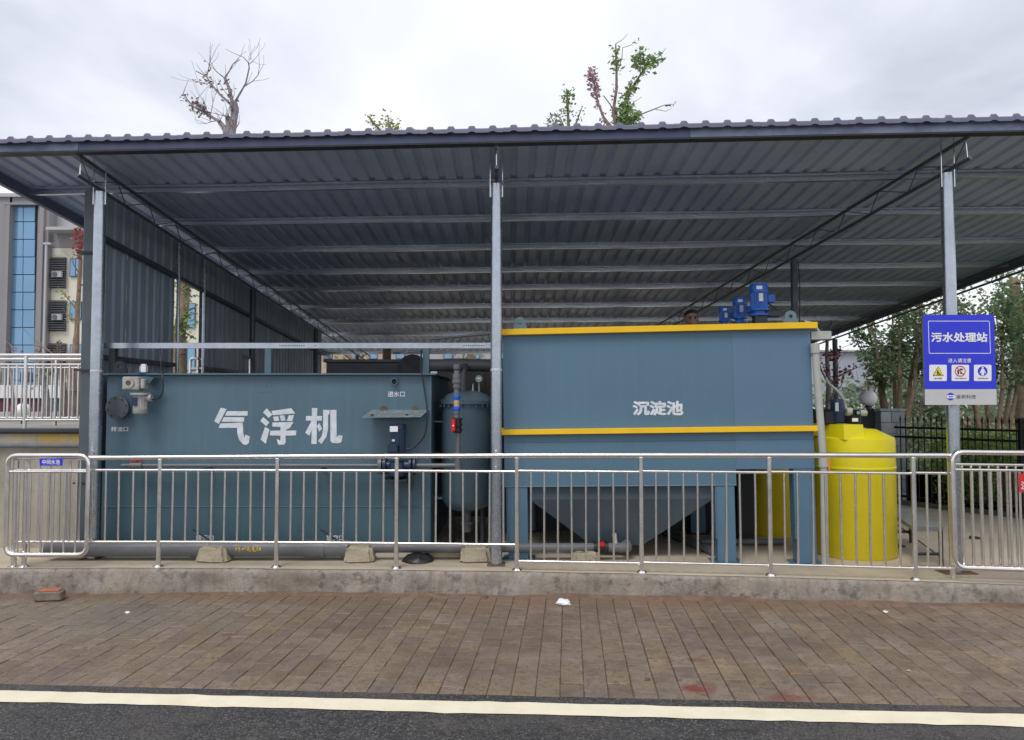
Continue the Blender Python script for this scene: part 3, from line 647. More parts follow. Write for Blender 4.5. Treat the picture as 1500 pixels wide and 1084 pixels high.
# inlet socket
q = at(578.5, 559, YT); mb = MB().lathe([(.036,0),(.036,.05),(.028,.05),(.028,.002)], (q.x, YT, q.z), 20, Matrix.Rotation(math.pi/2, 3, 'X')); so_ = mb.build('inlet_socket', tank1, t1)
MB().lathe([(.027,0),(.027,.004)], (q.x, YT-.002, q.z), 16, Matrix.Rotation(math.pi/2, 3, 'X')).build('bore', blkp, so_)
# blank flange with bolts at the left corner
q = at(172, 597, YT-.09); fl = MB().lathe([(.085,-.10),(.085,.0),(.118,.0),(.118,.018),(.112,.02)], (q.x, YT-.08, q.z), 32, Matrix.Rotation(math.pi/2, 3, 'X')).build('blank_flange', mat('flange_grey', (.075,.09,.105), .5), t1)
for i in range(8):
    a = i*math.pi/4+.2; MB().lathe([(.009,0),(.009,.008)], (q.x+.096*math.cos(a), YT-.10, q.z+.096*math.sin(a)), 6, Matrix.Rotation(math.pi/2, 3, 'X')).build('bolt', dkpaint, fl)
def lug(par, X, Y, Z, s, m, th=.02):
    pts = [(-s, 0), (s, 0)] + [(s*.78*math.cos(a), s*.95+s*.78*math.sin(a)) for a in [i*math.pi/10 for i in range(11)]]
    n = len(pts); mb = MB()
    hole = [(s*.26*math.cos(a), s*.95+s*.26*math.sin(a)) for a in [i*2*math.pi/16 for i in range(16)]]
    # ring of quads between outline and hole: sample outline by angle
    k = 32; outl = []
    for i in range(k):
        a = 2*math.pi*i/k; d = Vector((math.cos(a), math.sin(a))); c = Vector((0, s*.95))
        rr = s*.78
        if d.y < 0:
            rb = (s*.95)/(-d.y); pt = c+d*rb
            if abs(pt.x) > s*.78+(s*.22)*((s*.95-pt.y)/(s*.95)): rr = s*.78 if abs(d.x) > .98 else min(rb, (s*.80+.20*s*min(1, -d.y*1.4))/max(abs(d.x), .01))
            else: rr = rb
        outl.append(c+d*rr)
    inn = [Vector((0, s*.95))+Vector((math.cos(2*math.pi*i/k), math.sin(2*math.pi*i/k)))*s*.27 for i in range(k)]
    for y_ in (Y, Y+th):
        for p in outl+inn: mb.v.append(Vector((X+p.x, y_, Z+p.y)))
    for i in range(k):
        j = (i+1) % k
        mb.f += [(i, j, k+j, k+i), (2*k+i, 3*k+i, 3*k+j, 2*k+j), (i, 2*k+i, 2*k+j, j), (k+i, k+j, 3*k+j, 3*k+i)]
    return mb.build('lifting_lug', m, par)
q = at(180, 548, YT+.1); lug(t1, q.x, YT+.03, rz+.012, .078, dkpaint)
# scraper gear motor, grey
def cyl(mb, c, r, z0, z1, ax='Z', seg=24, fin=0.):
    M = {'Z': None, 'Y': Matrix.Rotation(math.pi/2, 3, 'X'), 'X': Matrix.Rotation(math.pi/2, 3, 'Y')}[ax]
    return mb.lathe([(r, z0), (r, z1)], c, seg, M, fin)
gx = lambda px, py: at(px, py, YT-.16)
q0, q1 = gx(184.5, 552), gx(208.5, 571.5)
gm = MB().bbox((q0.x, YT-.24, q1.z), (q1.x, YT-.10, q0.z), .01).build('gearbox', motorg, t1)
cc = gx(195, 561); hub = cyl(MB(), (cc.x, YT-.24, cc.z), .052, 0, .016, 'Y').build('bearing_cover', motorg, gm); cyl(MB(), (cc.x, YT-.257, cc.z), .024, 0, .006, 'Y').build('output_shaft', rust, hub)
q2 = gx(215, 561); MB().bbox((q1.x+.002, YT-.22, q1.z+.01), (q2.x, YT-.12, q0.z-.02), .01).build('side_housing', motorg, gm)
c = gx(206.5, 577); zf = c.z; cyl(MB(), (c.x, YT-.17, zf), .096, -.010, .010).build('motor_flange', motorg, gm)
zt, zl = gx(206, 578).z, gx(206, 606).z; mot = MB().lathe([(.066, zt), (.066, zl+.05)], (c.x, YT-.17, 0), 40, None, .08).build('motor_body', motorg, gm)
MB().lathe([(.069, zl+.05), (.069, zl+.01), (.062, zl), (.04, zl-.002)], (c.x, YT-.17, 0), 24).build('fan_cover', motorg, mot)
tb = gx(218.5, 583); cyl(MB(), (tb.x+.0, YT-.17, tb.z), .036, -.03, .03, 'X', 16).build('terminal_box', motorg, mot)
MB().box((c.x-.05, YT-.245, zl+.08), (c.x+.005, YT-.236, zt-.03)).build('nameplate', motord, mot)
c = gx(200.5, 545); cp_ = MB().lathe([(.05, 0), (.05, .012), (.04, .014), (.04, .075), (.03, .075), (.03, .095)], (c.x, YT-.02, rz+.014), 20, None, .06).build('coupling', steel, t1)
cyl(MB(), (c.x, YT-.02, rz+.014), .056, .0, .012).build('coupling_ring', motorb, cp_)
MB().poly([gx(209,551), gx(225,553), gx(218,563), gx(209,552)], (0, .12, 0)).build('motor_bracket', tank1b, t1, smooth=False)
MB().tube(fillet([gx(222, 585), gx(233, 585), gx(239.5, 572), gx(238, 550), at(235, 530, YT+.05), at(234, 506, YT+.1)], .08, 6), .007, 6).build('motor_cable', cable, t1)
q = at(391, 568, YT)
MB().poly([at(379,563,YT-.002), at(402,563,YT-.002), at(402,575,YT-.002), at(379,575,YT-.002)], (0, .004, 0)).build('doubler_plate', tank1, t1, smooth=False)
for i in range(3): q = at(383+i*7.5, 566, YT-.004); cyl(MB(), (q.x, YT-.002, q.z), .006, 0, .006, 'Y', 6).build('bolt', tank1b, t1)
# pump shelf
q = [at(545,601,YT), at(628,601,YT), at(617,611,YT-.25), at(529,612,YT-.25)]
MB().poly(q, (0, 0, .006)).build('rain_shelf', shelfm, t1, smooth=False)
for px in (550, 600): a, b = at(px, 601, YT-.01), at(px, 613, YT-.2); MB().box((a.x-.012, YT-.22, a.z-.06), (a.x+.012, YT, a.z-.035)).build('shelf_arm', dkpaint, t1, smooth=False)
for px, wd in ((562, 11), (608, 10)):   # rust coloured weld burn above the shelf
    q = at(px, 599, YT); cyl(MB(), (q.x, YT-.004, q.z-.005), wd*.0033, 0, .012, 'Y', 12).build('weld_patch', rust, t1)
# pump: vertical inline pump with flanges
YP = YT-.17
def gp(px, py): return at(px, py, YP)
q = gp(580, 640); z1_, z0_ = gp(580, 621).z, gp(580, 668).z
pump = MB().lathe([(.075, z0_), (.075, z1_-.05)], (gp(583,640).x, YP, 0), 40, None, .07).build('pump_motor', motord, t1)
MB().lathe([(.078, z1_-.05), (.078, z1_-.008), (.06, z1_)], (gp(583,640).x, YP, 0), 24).build('fan_cover', motord, pump)
a, b = gp(571, 650), gp(585, 662); MB().bbox((a.x, YP-.13, b.z), (b.x, YP-.07, a.z), .006).build('terminal_box', motord, pump)
a, b = gp(573, 624), gp(584.5, 632); MB().box((a.x, YP-.0825, b.z), (b.x, YP-.079, a.z)).build('sticker', signwhite, pump)
a, b = gp(576, 643), gp(580, 646); MB().box((a.x, YP-.0825, b.z), (b.x, YP-.075, a.z)).build('nameplate', plate_m, pump)
zc = gp(580, 682).z; vol = MB().lathe([(.05, .05), (.085, .03), (.095, -.02), (.09, -.10), (.05, -.13)], (gp(582,682).x, YP, zc), 24).build('pump_volute', motord, t1)
for x0, x1 in ((555, 560), (562, 566), (600, 603), (606, 609)):
    a, b = gp(x0, 682), gp(x1, 682); cyl(MB(), (a.x, YP, zc), .088, 0, b.x-a.x, 'X', 24).build('pump_flange', motord if x0 > 560 else pvc, vol)
a, b = gp(566, 682), gp(600, 682); cyl(MB(), (a.x, YP, zc), .05, 0, b.x-a.x, 'X', 20).build('pump_neck', motord, vol)
a, b = gp(562, 702), gp(600, 706); MB().poly([(a.x, YT, a.z), (b.x, YT, a.z), (b.x-.02, YT-.28, a.z-.01), (a.x, YT-.28, a.z-.01)], (0,0,.01)).build('pump_shelf', dkpaint, t1, smooth=False)
MB().poly([(b.x-.01, YT, a.z), (b.x-.01, YT-.26, a.z), (b.x-.01, YT, a.z-.16)], (.008,0,0)).build('shelf_gusset', dkpaint, t1, smooth=False)
MB().tube(fillet([gp(585, 657), gp(603, 658.5), gp(623, 640), gp(627, 605), at(621, 565, YT-.07), at(617, 545, YT-.05), at(617, 512, YT+.07)], .12, 7), .009, 8).build('pump_cable', cable, t1)
# recirculation pipe with valves: its own run
pr_ = thing('recirculation_pipe', (gp(669,682).x, YP, 0), 'thin grey pipe with blue unions and red handle rising beside the pump', 'pipe')
a = gp(609, 682); zz_ = zc; cx_ = gp(671, 682).x
MB().tube(fillet([(a.x, YP, zz_), (cx_, YP, zz_), (cx_, YP, gp(671, 632).z)], .05, 6), .024, 14).build('lower_run', pvc, pr_)
cyl(MB(), (cx_, YP, 0), .037, gp(671,688).z-.0, gp(671, 676).z).build('elbow_collar', pvc, pr_)
cx2 = gp(669, 600).x; top = gp(669, 540).z
MB().tube(fillet([(cx2, YP, gp(669, 612).z), (cx2, YP, top), (cx2, YP+.55, top+.02)], .06, 6), .030, 14).build('upper_run', pvc, pr_)
def band(y0, y1, r, m, nm, px=669): return MB().lathe([(r*.96, gp(px, y1).z), (r, gp(px, y1).z+.006), (r, gp(px, y0).z-.006), (r*.96, gp(px, y0).z)], (gp(px, 600).x, YP, 0), 20).build(nm, m, pr_)
band(605, 599, .035, pvc, 'socket'); band(579, 585, .039, bluep, 'union_nut'); band(585, 596, .030, orange and mat('clear_union', (.55,.42,.25), .3), 'sight_glass'); band(596, 601.5, .039, bluep, 'union_nut')
band(548, 556, .042, pvc, 'union_nut'); band(556, 562, .048, pvc, 'union_nut'); band(562, 569, .040, pvc, 'union_nut'); band(534, 541, .036, pvc, 'elbow_collar')
vb = band(612, 634, .042, blkp, 'valve_body', 670)
for yy in (614, 622, 630): q = gp(670, yy); cyl(MB(), (q.x, YP, q.z), .051, -.012, .012).build('valve_nut', blkp, vb)
hq = gp(665.5, 623); MB().bbox((hq.x-.024, YP-.085, gp(666,632).z), (hq.x+.016, YP-.06, gp(666,613).z), .01).build('valve_handle', redp, vb)
cyl(MB(), (hq.x-.004, YP-.088, hq.z), .008, 0, .005, 'Y', 10).build('handle_screw', signwhite, vb); cyl(MB(), (hq.x, YP-.06, hq.z), .014, -.07, 0, 'Y', 10).build('valve_stem', redp, vb)
sp = thing('suction_pipe', (gp(300,682).x, YP, 0), 'thin grey pipe with a red valve handle running along the teal tank', 'pipe')
a, b = gp(178, 682), gp(555, 682); MB().tube([(a.x, YP, zc), (b.x, YP, zc)], .019, 14).build('pipe', pvc, sp)
for px in (300, 470): q = gp(px, 682); MB().box((q.x-.015, YP, zc-.04), (q.x+.015, YT, zc-.028)).build('bracket', dkpaint, sp, smooth=False)
q = gp(200, 682); vv_ = cyl(MB(), (q.x, YP, zc), .034, -.06, .06, 'X', 18).build('valve_body', pvc, sp)
MB().bbox((q.x-.068, YP-.03, zc+.046), (q.x+.068, YP+.03, zc+.066), .009).build('valve_handle', redp, vv_); cyl(MB(), (q.x, YP, zc), .012, .03, .08).build('valve_stem', redp, vv_)
# float level switch behind the tank
q = at(365, 548, YT+.9); ls = MB().tube([(q.x, YT+.9, rz-.05), (q.x, YT+.9, at(365, 525, YT+.9).z)], .012, 8).build('stem', steel, t1); MB().box((q.x-.07, YT+.86, at(365,526,YT+.9).z), (q.x+.012, YT+.94, at(365,521,YT+.9).z)).build('stem_arm', dkpaint, t1)

# ================================================================== DRAIN PIPE AND BLOCKS
YD = 7.40; zd = .115
dp = thing('drain_pipe', (-2, YD, 0), 'thick grey pipe with faded yellow paint lying on concrete blocks before the teal tank', 'pipe')
xa, xb, xc, xd = (at(px, 803, YD).x for px in (70, 505, 512, 905))
MB().tube([(xa, YD, zd), (xb, YD, zd)], .076, 20).build('thick_run', pvc, dp)
for px in (295, 462): q = at(px, 803, YD).x; MB().tube([(q-.10, YD, zd), (q+.10, YD, zd)], .083, 20).build('coupling', pvc, dp)
MB().lathe([(.085, 0), (.085, .07), (.05, .11)], (xb-.03, YD, zd), 20, Matrix.Rotation(math.pi/2, 3, 'Y')).build('reducer', pvc, dp)
MB().tube([(xb+.05, YD, zd+.01), (xd, YD, zd+.01)], .046, 16).build('thin_run', pvc, dp)
mb = MB()
for px, py, w_, h_ in ((346,804,2,3),(350,803,3,2),(351,806,2,2),(356,804,3,2),(359,802,1,4),(364,805,4,2),(364,802,3,2),(367,807,2,2),(371,803,3,4),(373,807,5,1.5),(377,803,1.5,5),(381,804,3,4)):
    a_ = math.asin(max(-1, min(1, (at(px, py, YD-.075).z-zd)/.078))); w2 = w_*.0034; dz = h_*.0042
    for s in (0,): 
        q = [(at(px,py,YD-.07).x+sx*w2, YD-.0785*math.cos(a_+sz*dz/.076), zd+.0785*math.sin(a_+sz*dz/.076)) for sx, sz in ((-1,-1),(1,-1),(1,1),(-1,1))]; mb.poly(q)
mb.build('paint_marks', ypaint, dp, smooth=False)
for px in (305, 492):   # thin black stubs with cut ends
    a, b = at(px-22, 776, YD+.05), at(px, 790, YD); MB().tube([a, b, (b.x, YD, zd+.07)], .010, 8).build('black_hose', cable, dp)
q = at(880, 800, YD); vlv = cyl(MB(), (q.x, YD, zd+.01), .06, -.07, .07, 'X', 18).build('valve_body', blkp, dp)
MB().bbox((at(881,807,YD).x-.02, YD-.08, .14), (at(881,807,YD).x+.025, YD-.02, .19), .012).build('valve_handle', redp, vlv)
ce = MB().tube(fillet([(at(905,800,YD).x, YD, zd+.01), (at(920,800,YD).x, YD, zd+.01), (at(922,800,YD).x, YD+.6, zd+.03)], .08), .05, 16).build('elbow', pvc, dp)
MB().tube([(at(902,800,YD).x, YD, zd+.03), (at(900,790,YD).x, YD+.02, .26)], .022, 10).build('branch_stub', pvcpale, dp)
def block(label, px, wpx, hgt, seed, tap=.15, grp=None):
    rr = random.Random(seed); q = at(px, 820, YD-.03); w_ = wpx/FPX*YD/2; o = thing('concrete_block', (q.x, YD-.03, 0), label, 'block', grp)
    import bmesh
    bm = bmesh.new(); bmesh.ops.create_cube(bm, size=1)
    bmesh.ops.bevel(bm, geom=bm.edges[:], offset=.12, segments=3, affect='EDGES'); bmesh.ops.subdivide_edges(bm, edges=[e for e in bm.edges if e.calc_length() > .3], cuts=3, use_grid_fill=True)
    for v in bm.verts:
        k = 1-tap*(v.co.z+.5); v.co = Vector((v.co.x*2*w_*k + rr.gauss(0,.004), v.co.y*.24*k+rr.gauss(0,.004), (v.co.z+.5)*hgt+(rr.gauss(0,.004) if v.co.z > -.4 else 0)))
    me = bpy.data.meshes.new('block_body'); bm.to_mesh(me); bm.free(); me.materials.append(blockm)
    me.polygons.foreach_set('use_smooth', [True]*len(me.polygons)); me.set_sharp_from_angle(angle=RAD(50))
    b = bpy.data.objects.new('block_body', me); col.objects.link(b); b.parent = o; ROOTM[b] = ROOTM[o]
    return o
block('pale concrete block under the thick pipe beside its yellow marks', 315, 47, .155, 1, .22)
block('pale concrete block where the pipe narrows', 528, 43, .155, 2)
block('pale concrete block under the thin pipe beside the central column', 697, 45, .15, 3)
block('low flat concrete block under the pipe by the small red valve', 857, 36, .10, 4, .02)
q = at(612, 822, 7.3); bag = thing('rubbish_bag', (q.x, 7.38, 0), 'flattened black plastic bag on the floor under the pipe', 'bag')
mb = MB(); rr = random.Random(3)
mb.lathe([(.01,0.0),(.15,.004),(.14,.04),(.08,.07),(.02,.075)], (q.x, 7.36, 0), 18); mb.v = [v+Vector((rr.gauss(0,.008), rr.gauss(0,.008), max(-v.z, rr.gauss(0,.006)))) for v in mb.v]; mb.build('bag_body', bagm, bag)
q = at(655, 822, 7.5); sb = thing('concrete_slab', (q.x, 7.55, 0), 'low concrete slab between the black bag and a block', 'slab'); MB().bbox((q.x-.20, 7.45, 0), (q.x+.22, 7.68, .085), .02).build('slab_body', blockm, sb)

# ================================================================== PRESSURE VESSEL
VX, VY = at(684, 600, 8.1).x, 8.1
ves = thing('pressure_vessel', (VX, VY, 0), 'upright blue-grey pressure vessel with bolted domed lid between the two tanks', 'vessel')
vz = lambda py: at(684, py, VY-.2).z
r = .272
MB().lathe([(.06, vz(752)), (.16, vz(750)), (.23, vz(744)), (r, vz(734)), (r, vz(592))], (VX, VY, 0), 40).build('shell', vesselm, ves)
fl = MB().lathe([(r+.03, vz(592)), (r+.03, vz(590)+.006), (r+.03, vz(587))], (VX, VY, 0), 40).build('lid_flange', vesselm, ves)
MB().lathe([(r+.005, vz(587)), (r-.02, vz(583)), (.22, vz(578)), (.14, vz(573.5)), (.05, vz(571.5))], (VX, VY, 0), 40).build('lid', vesselm, ves)
for i in range(24):
    a = 2*math.pi*(i+.5)/24
    if math.sin(a) < .4: MB().lathe([(.009, vz(592)-.03), (.009, vz(587)+.012)], (VX+(r+.016)*math.cos(a), VY+(r+.016)*math.sin(a), 0), 6).build('lid_bolt', vesselm, fl)
MB().tube([(VX, VY, vz(752)+.01), (VX, VY, .16), ], .05, 14).build('drain_spout', pvc, ves)
MB().lathe([(.075, vz(772)), (.075, vz(768))], (VX, VY, 0), 18).build('spout_flange', pvc, ves)
for s in (-1, 1):
    for dyy in (-.12, .2): MB().tube([(VX+s*.17, VY+dyy+.05, 0), (VX+s*.17, VY+dyy+.05, vz(742))], .022, 8).build('leg', dkpaint, ves)
for py in (618, 732):
    for s in (-1, 1): MB().box((VX+s*.24, VY-.10, vz(py)-.006), (VX+s*.345, VY+.10, vz(py)+.006)).build('bracket', lugm, ves)
q = at(702, 555, VY); gg = cyl(MB(), (q.x, VY-.03, q.z), .045, 0, .045, 'Y', 20).build('pressure_gauge', blkp, ves); cyl(MB(), (q.x, VY-.076, q.z), .038, 0, .003, 'Y', 20).build('gauge_face', gaugef, gg); MB().box((q.x-.015, VY-.0815, q.z-.005), (q.x+.02, VY-.0795, q.z+.012)).build('dial_print', signwhite, gg)
MB().tube([(q.x, VY, vz(574)), (q.x, VY, q.z)], .01, 8).build('gauge_stem', plate_m, ves); q = at(693, 566, VY); MB().tube([(q.x, VY, vz(576)), (q.x, VY, q.z+.03)], [.016, .006], 8).build('vent_nipple', plate_m, ves)
# overhead pipes
op = thing('header_pipe', (VX, 8.9, 1.9), 'fat dark grey header pipe crossing above the pressure vessel', 'pipe')
a, b = at(624, 535, 8.75), at(760, 535, 8.75); MB().tube([(a.x, 8.75, a.z), (b.x, 8.75, a.z)], .072, 18).build('pipe', pvc, op)
c = at(673, 535, 8.75); MB().tube([(c.x-.10, 8.75, a.z), (c.x+.10, 8.75, a.z)], .08, 18).build('coupling', pvc, op)
MB().tube([(at(681,535,8.75).x, 8.74, a.z), (at(681,535,8.75).x, 8.5, a.z-.08), (at(681,535,8.75).x, 8.42, vz(576))], .045, 12).build('drop_leg', pvc, op)
MB().tube([(at(745,535,8.75).x, 8.78, a.z), (at(745,535,8.75).x, 8.9, 0)], .06, 12).build('riser', pvc, op)
tp = thing('conduit', (gb_.x, 8.2, 2.2), 'thin grey conduit rising from the guard bar towards the yellow-rimmed tank', 'conduit')
MB().tube([at(628, 512, 8.0), at(629, 497, 8.0), at(735, 487, 8.0)], .017, 8).build('tube', pvc, tp)

# ================================================================== SEDIMENTATION TANK (right)
LF, RT = at(741, 600, 7.42), at(1194, 600, 7.20)
ex = Vector((RT.x-LF.x, RT.y-LF.y, .046)); W2 = ex.length; ex.normalize(); ey = Vector((-ex.y, ex.x, 0)).normalized(); ez = ex.cross(ey).normalized()
R2 = Matrix((ex, ey, ez)).transposed()
O2 = Vector((LF.x, LF.y, -.0)); P2 = (O2, -ey)
t2 = thing('sedimentation_tank', O2, 'tall blue steel settling tank with yellow rims, standing on legs', 'tank', None, R2)
def L2(px, py): v = R2.transposed() @ (on_plane(px, py, *P2)-O2); return v.x, v.z
D2 = 1.75
ht = L2(741, 487)[1]; hm = L2(741, 633)[1]; hb = L2(745, 713)[1]; hbr = L2(1120, 687)[1]; sx = L2(1077, 650)[0]
def B2(lo, hi, nm, m, par=None, b=.004):
    mb = MB().bbox(lo, hi, b) if b else MB().box(lo, hi); return mb.build(nm, m, par or t2, local=True)
B2((0, 0, hb), (sx, D2, ht), 'main_shell', tank2, None, 0); B2((sx, -.0025, hbr), (W2, D2, ht), 'mixing_shell', mat('tank_paint_blue_b', (.096,.178,.268), .45, 0, .06, 1., bump=.2, bscale=2.2, streak=((.12,.20,.28), .3), rvar=.06), None, 0)
for h, th, nm in ((ht, .030, 'top_rim'), (hm, .026, 'middle_rim')):
    B2((-.04, -.055, h-th), (W2+.055, -.001 if nm != 'top_rim' else .02, h+th), nm, yel, None, .003)
    B2((W2+.002, -.0, h-th), (W2+.055, D2, h+th), nm, yel, None, .003); B2((-.05, .0, h-th), (-.002, D2, h+th), nm, yel, None, .003)
MB().tube([(0, -.002, L2(745,648)[1]), (W2, -.005, L2(745,648)[1])], .003, 6).build('weld_seam', tank2, t2, local=True)
MB().tube([(0, -.002, hb+.0), (sx, -.002, hb)], .006, 6).build('weld_seam', lugm, t2, local=True)
for (pa, pb) in ((744, 773), (1050, 1077), (1166, 1195)):
    sa, sb_ = L2(pa, 750)[0], L2(pb, 750)[0]; top_ = hb-.002 if pa < 1100 else hbr-.002
    for d0 in (.0, D2-.16):
        lg = B2((sa, d0, .012 - .016*sa), (sb_, d0+.15, top_), 'leg', tank2); B2((sa-.06, d0-.06, -.0-.016*sa), (sb_+.06, d0+.21, .012-.016*sa), 'foot_plate', rust if d0 else tank2, lg, .002)
        MB().box((sa-.012, d0, .2), (sa-.001, d0+.15, top_)).build('leg_flange', tank2, lg, local=True)
s0, s1 = L2(774, 713)[0]+.01, L2(1048, 713)[0]-.01; c0, c1 = L2(868, 805)[0], L2(944, 805)[0]
zb_ = .10; d0, d1, e0, e1 = .05, D2-.05, .22, 1.05; hk = hb-.135
shaded_paint = mat('hopper_shaded_paint', (.062,.088,.112), .55, 0, .15, 2)  # tank paint darkened to carry the shade under the tank
MB().box((s0, d0, hk+.001), (s1, d1, hb-.003)).build('hopper_collar', shaded_paint, t2, local=True, smooth=False)
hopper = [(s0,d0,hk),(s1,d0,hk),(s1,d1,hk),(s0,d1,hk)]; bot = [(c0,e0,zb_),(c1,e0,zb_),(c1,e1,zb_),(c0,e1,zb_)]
MB().hexa([*bot, *hopper]).build('sludge_hopper', shaded_paint, t2, local=True, smooth=False)
text_on('沉淀池', (926.5, 587, 1001, 608.5), P2, t2, white, .045)
# faint overspray lines of the stencil card
polys_on([[(924,582),(938,582.2),(938,583),(924,582.8)], [(985,581),(996,581),(996,582),(985,582)], [(925,613),(1003,611.6),(1003,612.2),(925,613.6)]], lambda x, y: (x, y), P2, t2, lugm, .002, 'stencil_overspray')
# lugs and motors on top
def lug2(px, py, s):
    l, h = L2(px, py); o = lug(t2, 0, 0, 0, s, lugm); 
    o.data.transform(ROOTM[t2]); o.location = (l, .05, ht+.030); return o
for px in (761, 1161): lug2(px, 480, .073)
def motor2(l, d, h, r, H, nm, tbx=0):
    M = Matrix.Translation((l, d, h)); base = MB().lathe([(r*1.15, 0), (r*1.15, .02), (r*.75, .024), (r*.75, .05), (r*1.1, .052), (r*1.1, .07)], (l, d, h), 24).build(nm, motorb, t2, local=True)
    MB().lathe([(r, h+.07), (r, h+H*.72)], (l, d, 0), 44, None, .09).build('cooling_body', motorb, base, local=True)
    MB().lathe([(r*1.06, h+H*.72), (r*1.06, h+H*.93), (r*.9, h+H)], (l, d, 0), 24).build('fan_cover', motorb, base, local=True)
    MB().bbox((l-r*.25, d-r*1.02, h+H*.42), (l+r*.25, d-r*.9, h+H*.68), .003).build('nameplate', plate_m, base, local=True)
    MB().box((l-r*.5, d-r*1.08, h+H*.80), (l+r*.15, d-r*1.0, h+H*.9)).build('label_sticker', signwhite, base, local=True)
    MB().bbox((l+r*.9, d-.04, h+H*.40), (l+r*1.75, d+.04, h+H*.66), .006).build('terminal_box', motorb, base, local=True)
    return base
def L2d(px, py, d):
    p = on_plane(px, py, O2+ey*d, -ey); v = R2.transposed() @ (p-O2); return v.x, v.z
for px, pt, pb, d, r in ((1111, 416, 463, .45, .088), (1083.5, 436, 474, .85, .072), (1061.5, 450, 478, 1.15, .062)):
    l, h1 = L2d(px, pt, d); h0 = L2d(px, pb, d)[1]; motor2(l, d, h0, r, h1-h0, 'mixer_motor')
    B2((l-.06, d-.08, ht-.06), (l+.06, d+.08, max(h0-.001, ht-.05)), 'motor_base', dkpaint)
l, h = L2d(1135, 460, .45); B2((l-.10, .40, h-.03), (l+.05, .50, h+.03), 'channel_bracket', dkpaint)
a = L2d(1124, 443, .45); b = L2d(1143, 458, .45); MB().tube(fillet([(a[0], .45, a[1]), ((a[0]+b[0])/2, .45, (a[1]+b[1])/2-.0), (b[0], .45, b[1])], .05), .007, 6).build('motor_cable', cable, t2, local=True)
# floodlight box at the right corner
l, h = L2(1197, 486); fb = B2((W2+.01, .0, h-.075), (W2+.20, .16, h+.005), 'floodlight_box', pvcpale)
MB().tube(fillet([(W2-.02, .1, ht+.05), (W2+.07, .1, ht+.03), (W2+.12, .1, h)], .05), .014, 8).build('floodlight_cable', pvcpale, t2, local=True)
vent = thing('down_pipe', (at(1204, 700, 7.15).x, 7.15, 0), 'pale grey plastic pipe running down the corner of the blue tank', 'pipe')
MB().tube(fillet([at(1193.5, 505, 7.15), at(1202, 620, 7.15), at(1206, 672, 7.15), at(1207, 700, 7.15), (at(1208.5, 820, 7.15).x, 7.15, 0.0)], .1), .034, 14).build('tube', pvcpale, vent)
MB().tube([at(1205.2, 664, 7.15), at(1206.4, 684, 7.15)], .043, 14).build('coupling', pvcpale, vent); MB().tube([at(1193.3, 503, 7.15), at(1194.3, 517, 7.15)], .043, 14).build('socket', pvcpale, vent)
MB().bbox(tuple(at(1212.5, 690, 7.13)-Vector((0,.01,0))), tuple(at(1215.5, 672, 7.13)+Vector((0,.02,0))), .003).build('clip', orange, vent)

# ================================================================== EQUIPMENT BEHIND
rt = thing('rear_tank', (-2.2, 12.8, 0), 'low dark grey trough tank behind the teal flotation tank', 'tank')
a, b = at(478, 531, 12.2), at(615, 531, 12.2)
MB().bbox((a.x, 12.2, 0), (b.x, 13.8, a.z), .006).build('shell', mat('rear_tank_grey', (.11,.115,.13), .5), rt); MB().bbox((a.x-.04, 12.15, a.z+.001), (b.x+.04, 12.3, a.z+.05), .005).build('rim', pvc, rt)
q = at(604, 541, 11.4); MB().lathe([(.23, 0), (.23, .5)], (q.x, 11.4, q.z), 24, Matrix.Rotation(-math.pi/2, 3, 'X')).build('drum_end', dkpaint, rt)
backdropm = mat('backdrop_brown', (.10,.085,.075), .6, 0, .2, 3)
rb = thing('dark_backdrop', (-.6, 10.4, 0), 'brown-grey box added as a dark backdrop behind the pressure vessel', 'cabinet')
MB().bbox((-1.02, 10.2, 0), (.3, 11.2, 2.02), .01).build('body', backdropm, rb)  # made-up box, a dark backdrop behind the vessel
MB().box((-.98, 10.185, .08), (-.37, 10.199, 1.96)).build('door', backdropm, rb); MB().box((-.355, 10.185, .08), (.26, 10.199, 1.96)).build('door', backdropm, rb)
rs = thing('added_dark_box', (1.6, 11.2, 0), 'dark rimmed box added to darken the space behind the blue tank legs', 'tank')
MB().bbox((.45, 10.5, 0), (2.75, 12.0, 1.6), .01).build('shell', dkpaint, rs); MB().bbox((.42, 10.46, 1.601), (2.78, 12.03, 1.64), .006).build('rim', dkpaint, rs)  # made-up box that darkens the view under the blue tank
def drum(label, X, Y, r, H, extras=True):
    d = thing('dosing_drum', (X, Y, 0), label, 'drum')
    lowm = MATS.get('yellow_plastic_filled') or mat('yellow_plastic_filled', (.66,.54,.010), .42, 0, .09, 1.8, streak=((.50,.39,.02), .4), bump=.05, bscale=5)
    MB().lathe([(r*.96, 0), (r, .03), (r, H*.74)], (X, Y, 0), 48).build('filled_body', lowm, d, ang=30)
    MB().lathe([(r, H*.741), (r*1.012, H*.745), (r*1.012, H*.757), (r, H*.762), (r, H-.03), (r*.985, H), (r*.55, H+.085), (r*.3, H+.09)], (X, Y, 0), 48).build('drum_body', yplast, d, ang=30)
    if extras:
        # moulded block the pump stands on
        q0, q1 = at(1237, 642, Y-r*.86), at(1266, 622, Y-r*.86)
        MB().hexa([(q0.x, Y-r*.86, H-.01), (q1.x, Y-r*.86, H-.01), (q1.x, Y+.1, H+.03), (q0.x-.25, Y+.1, H+.03), (q0.x, Y-r*.82, q1.z), (q1.x-.005, Y-r*.82, q1.z), (q1.x-.005, Y+.1, q1.z), (q0.x-.25, Y+.1, q1.z)]).build('moulded_block', yplast, d, smooth=False)
        MB().bbox((q1.x+.01, Y-.1, H+.02), (q1.x+.16, Y+.12, H+.10), .02).build('filler_cap', yplast, d)
    return d
H1 = at(1250, 643, 7.35).z
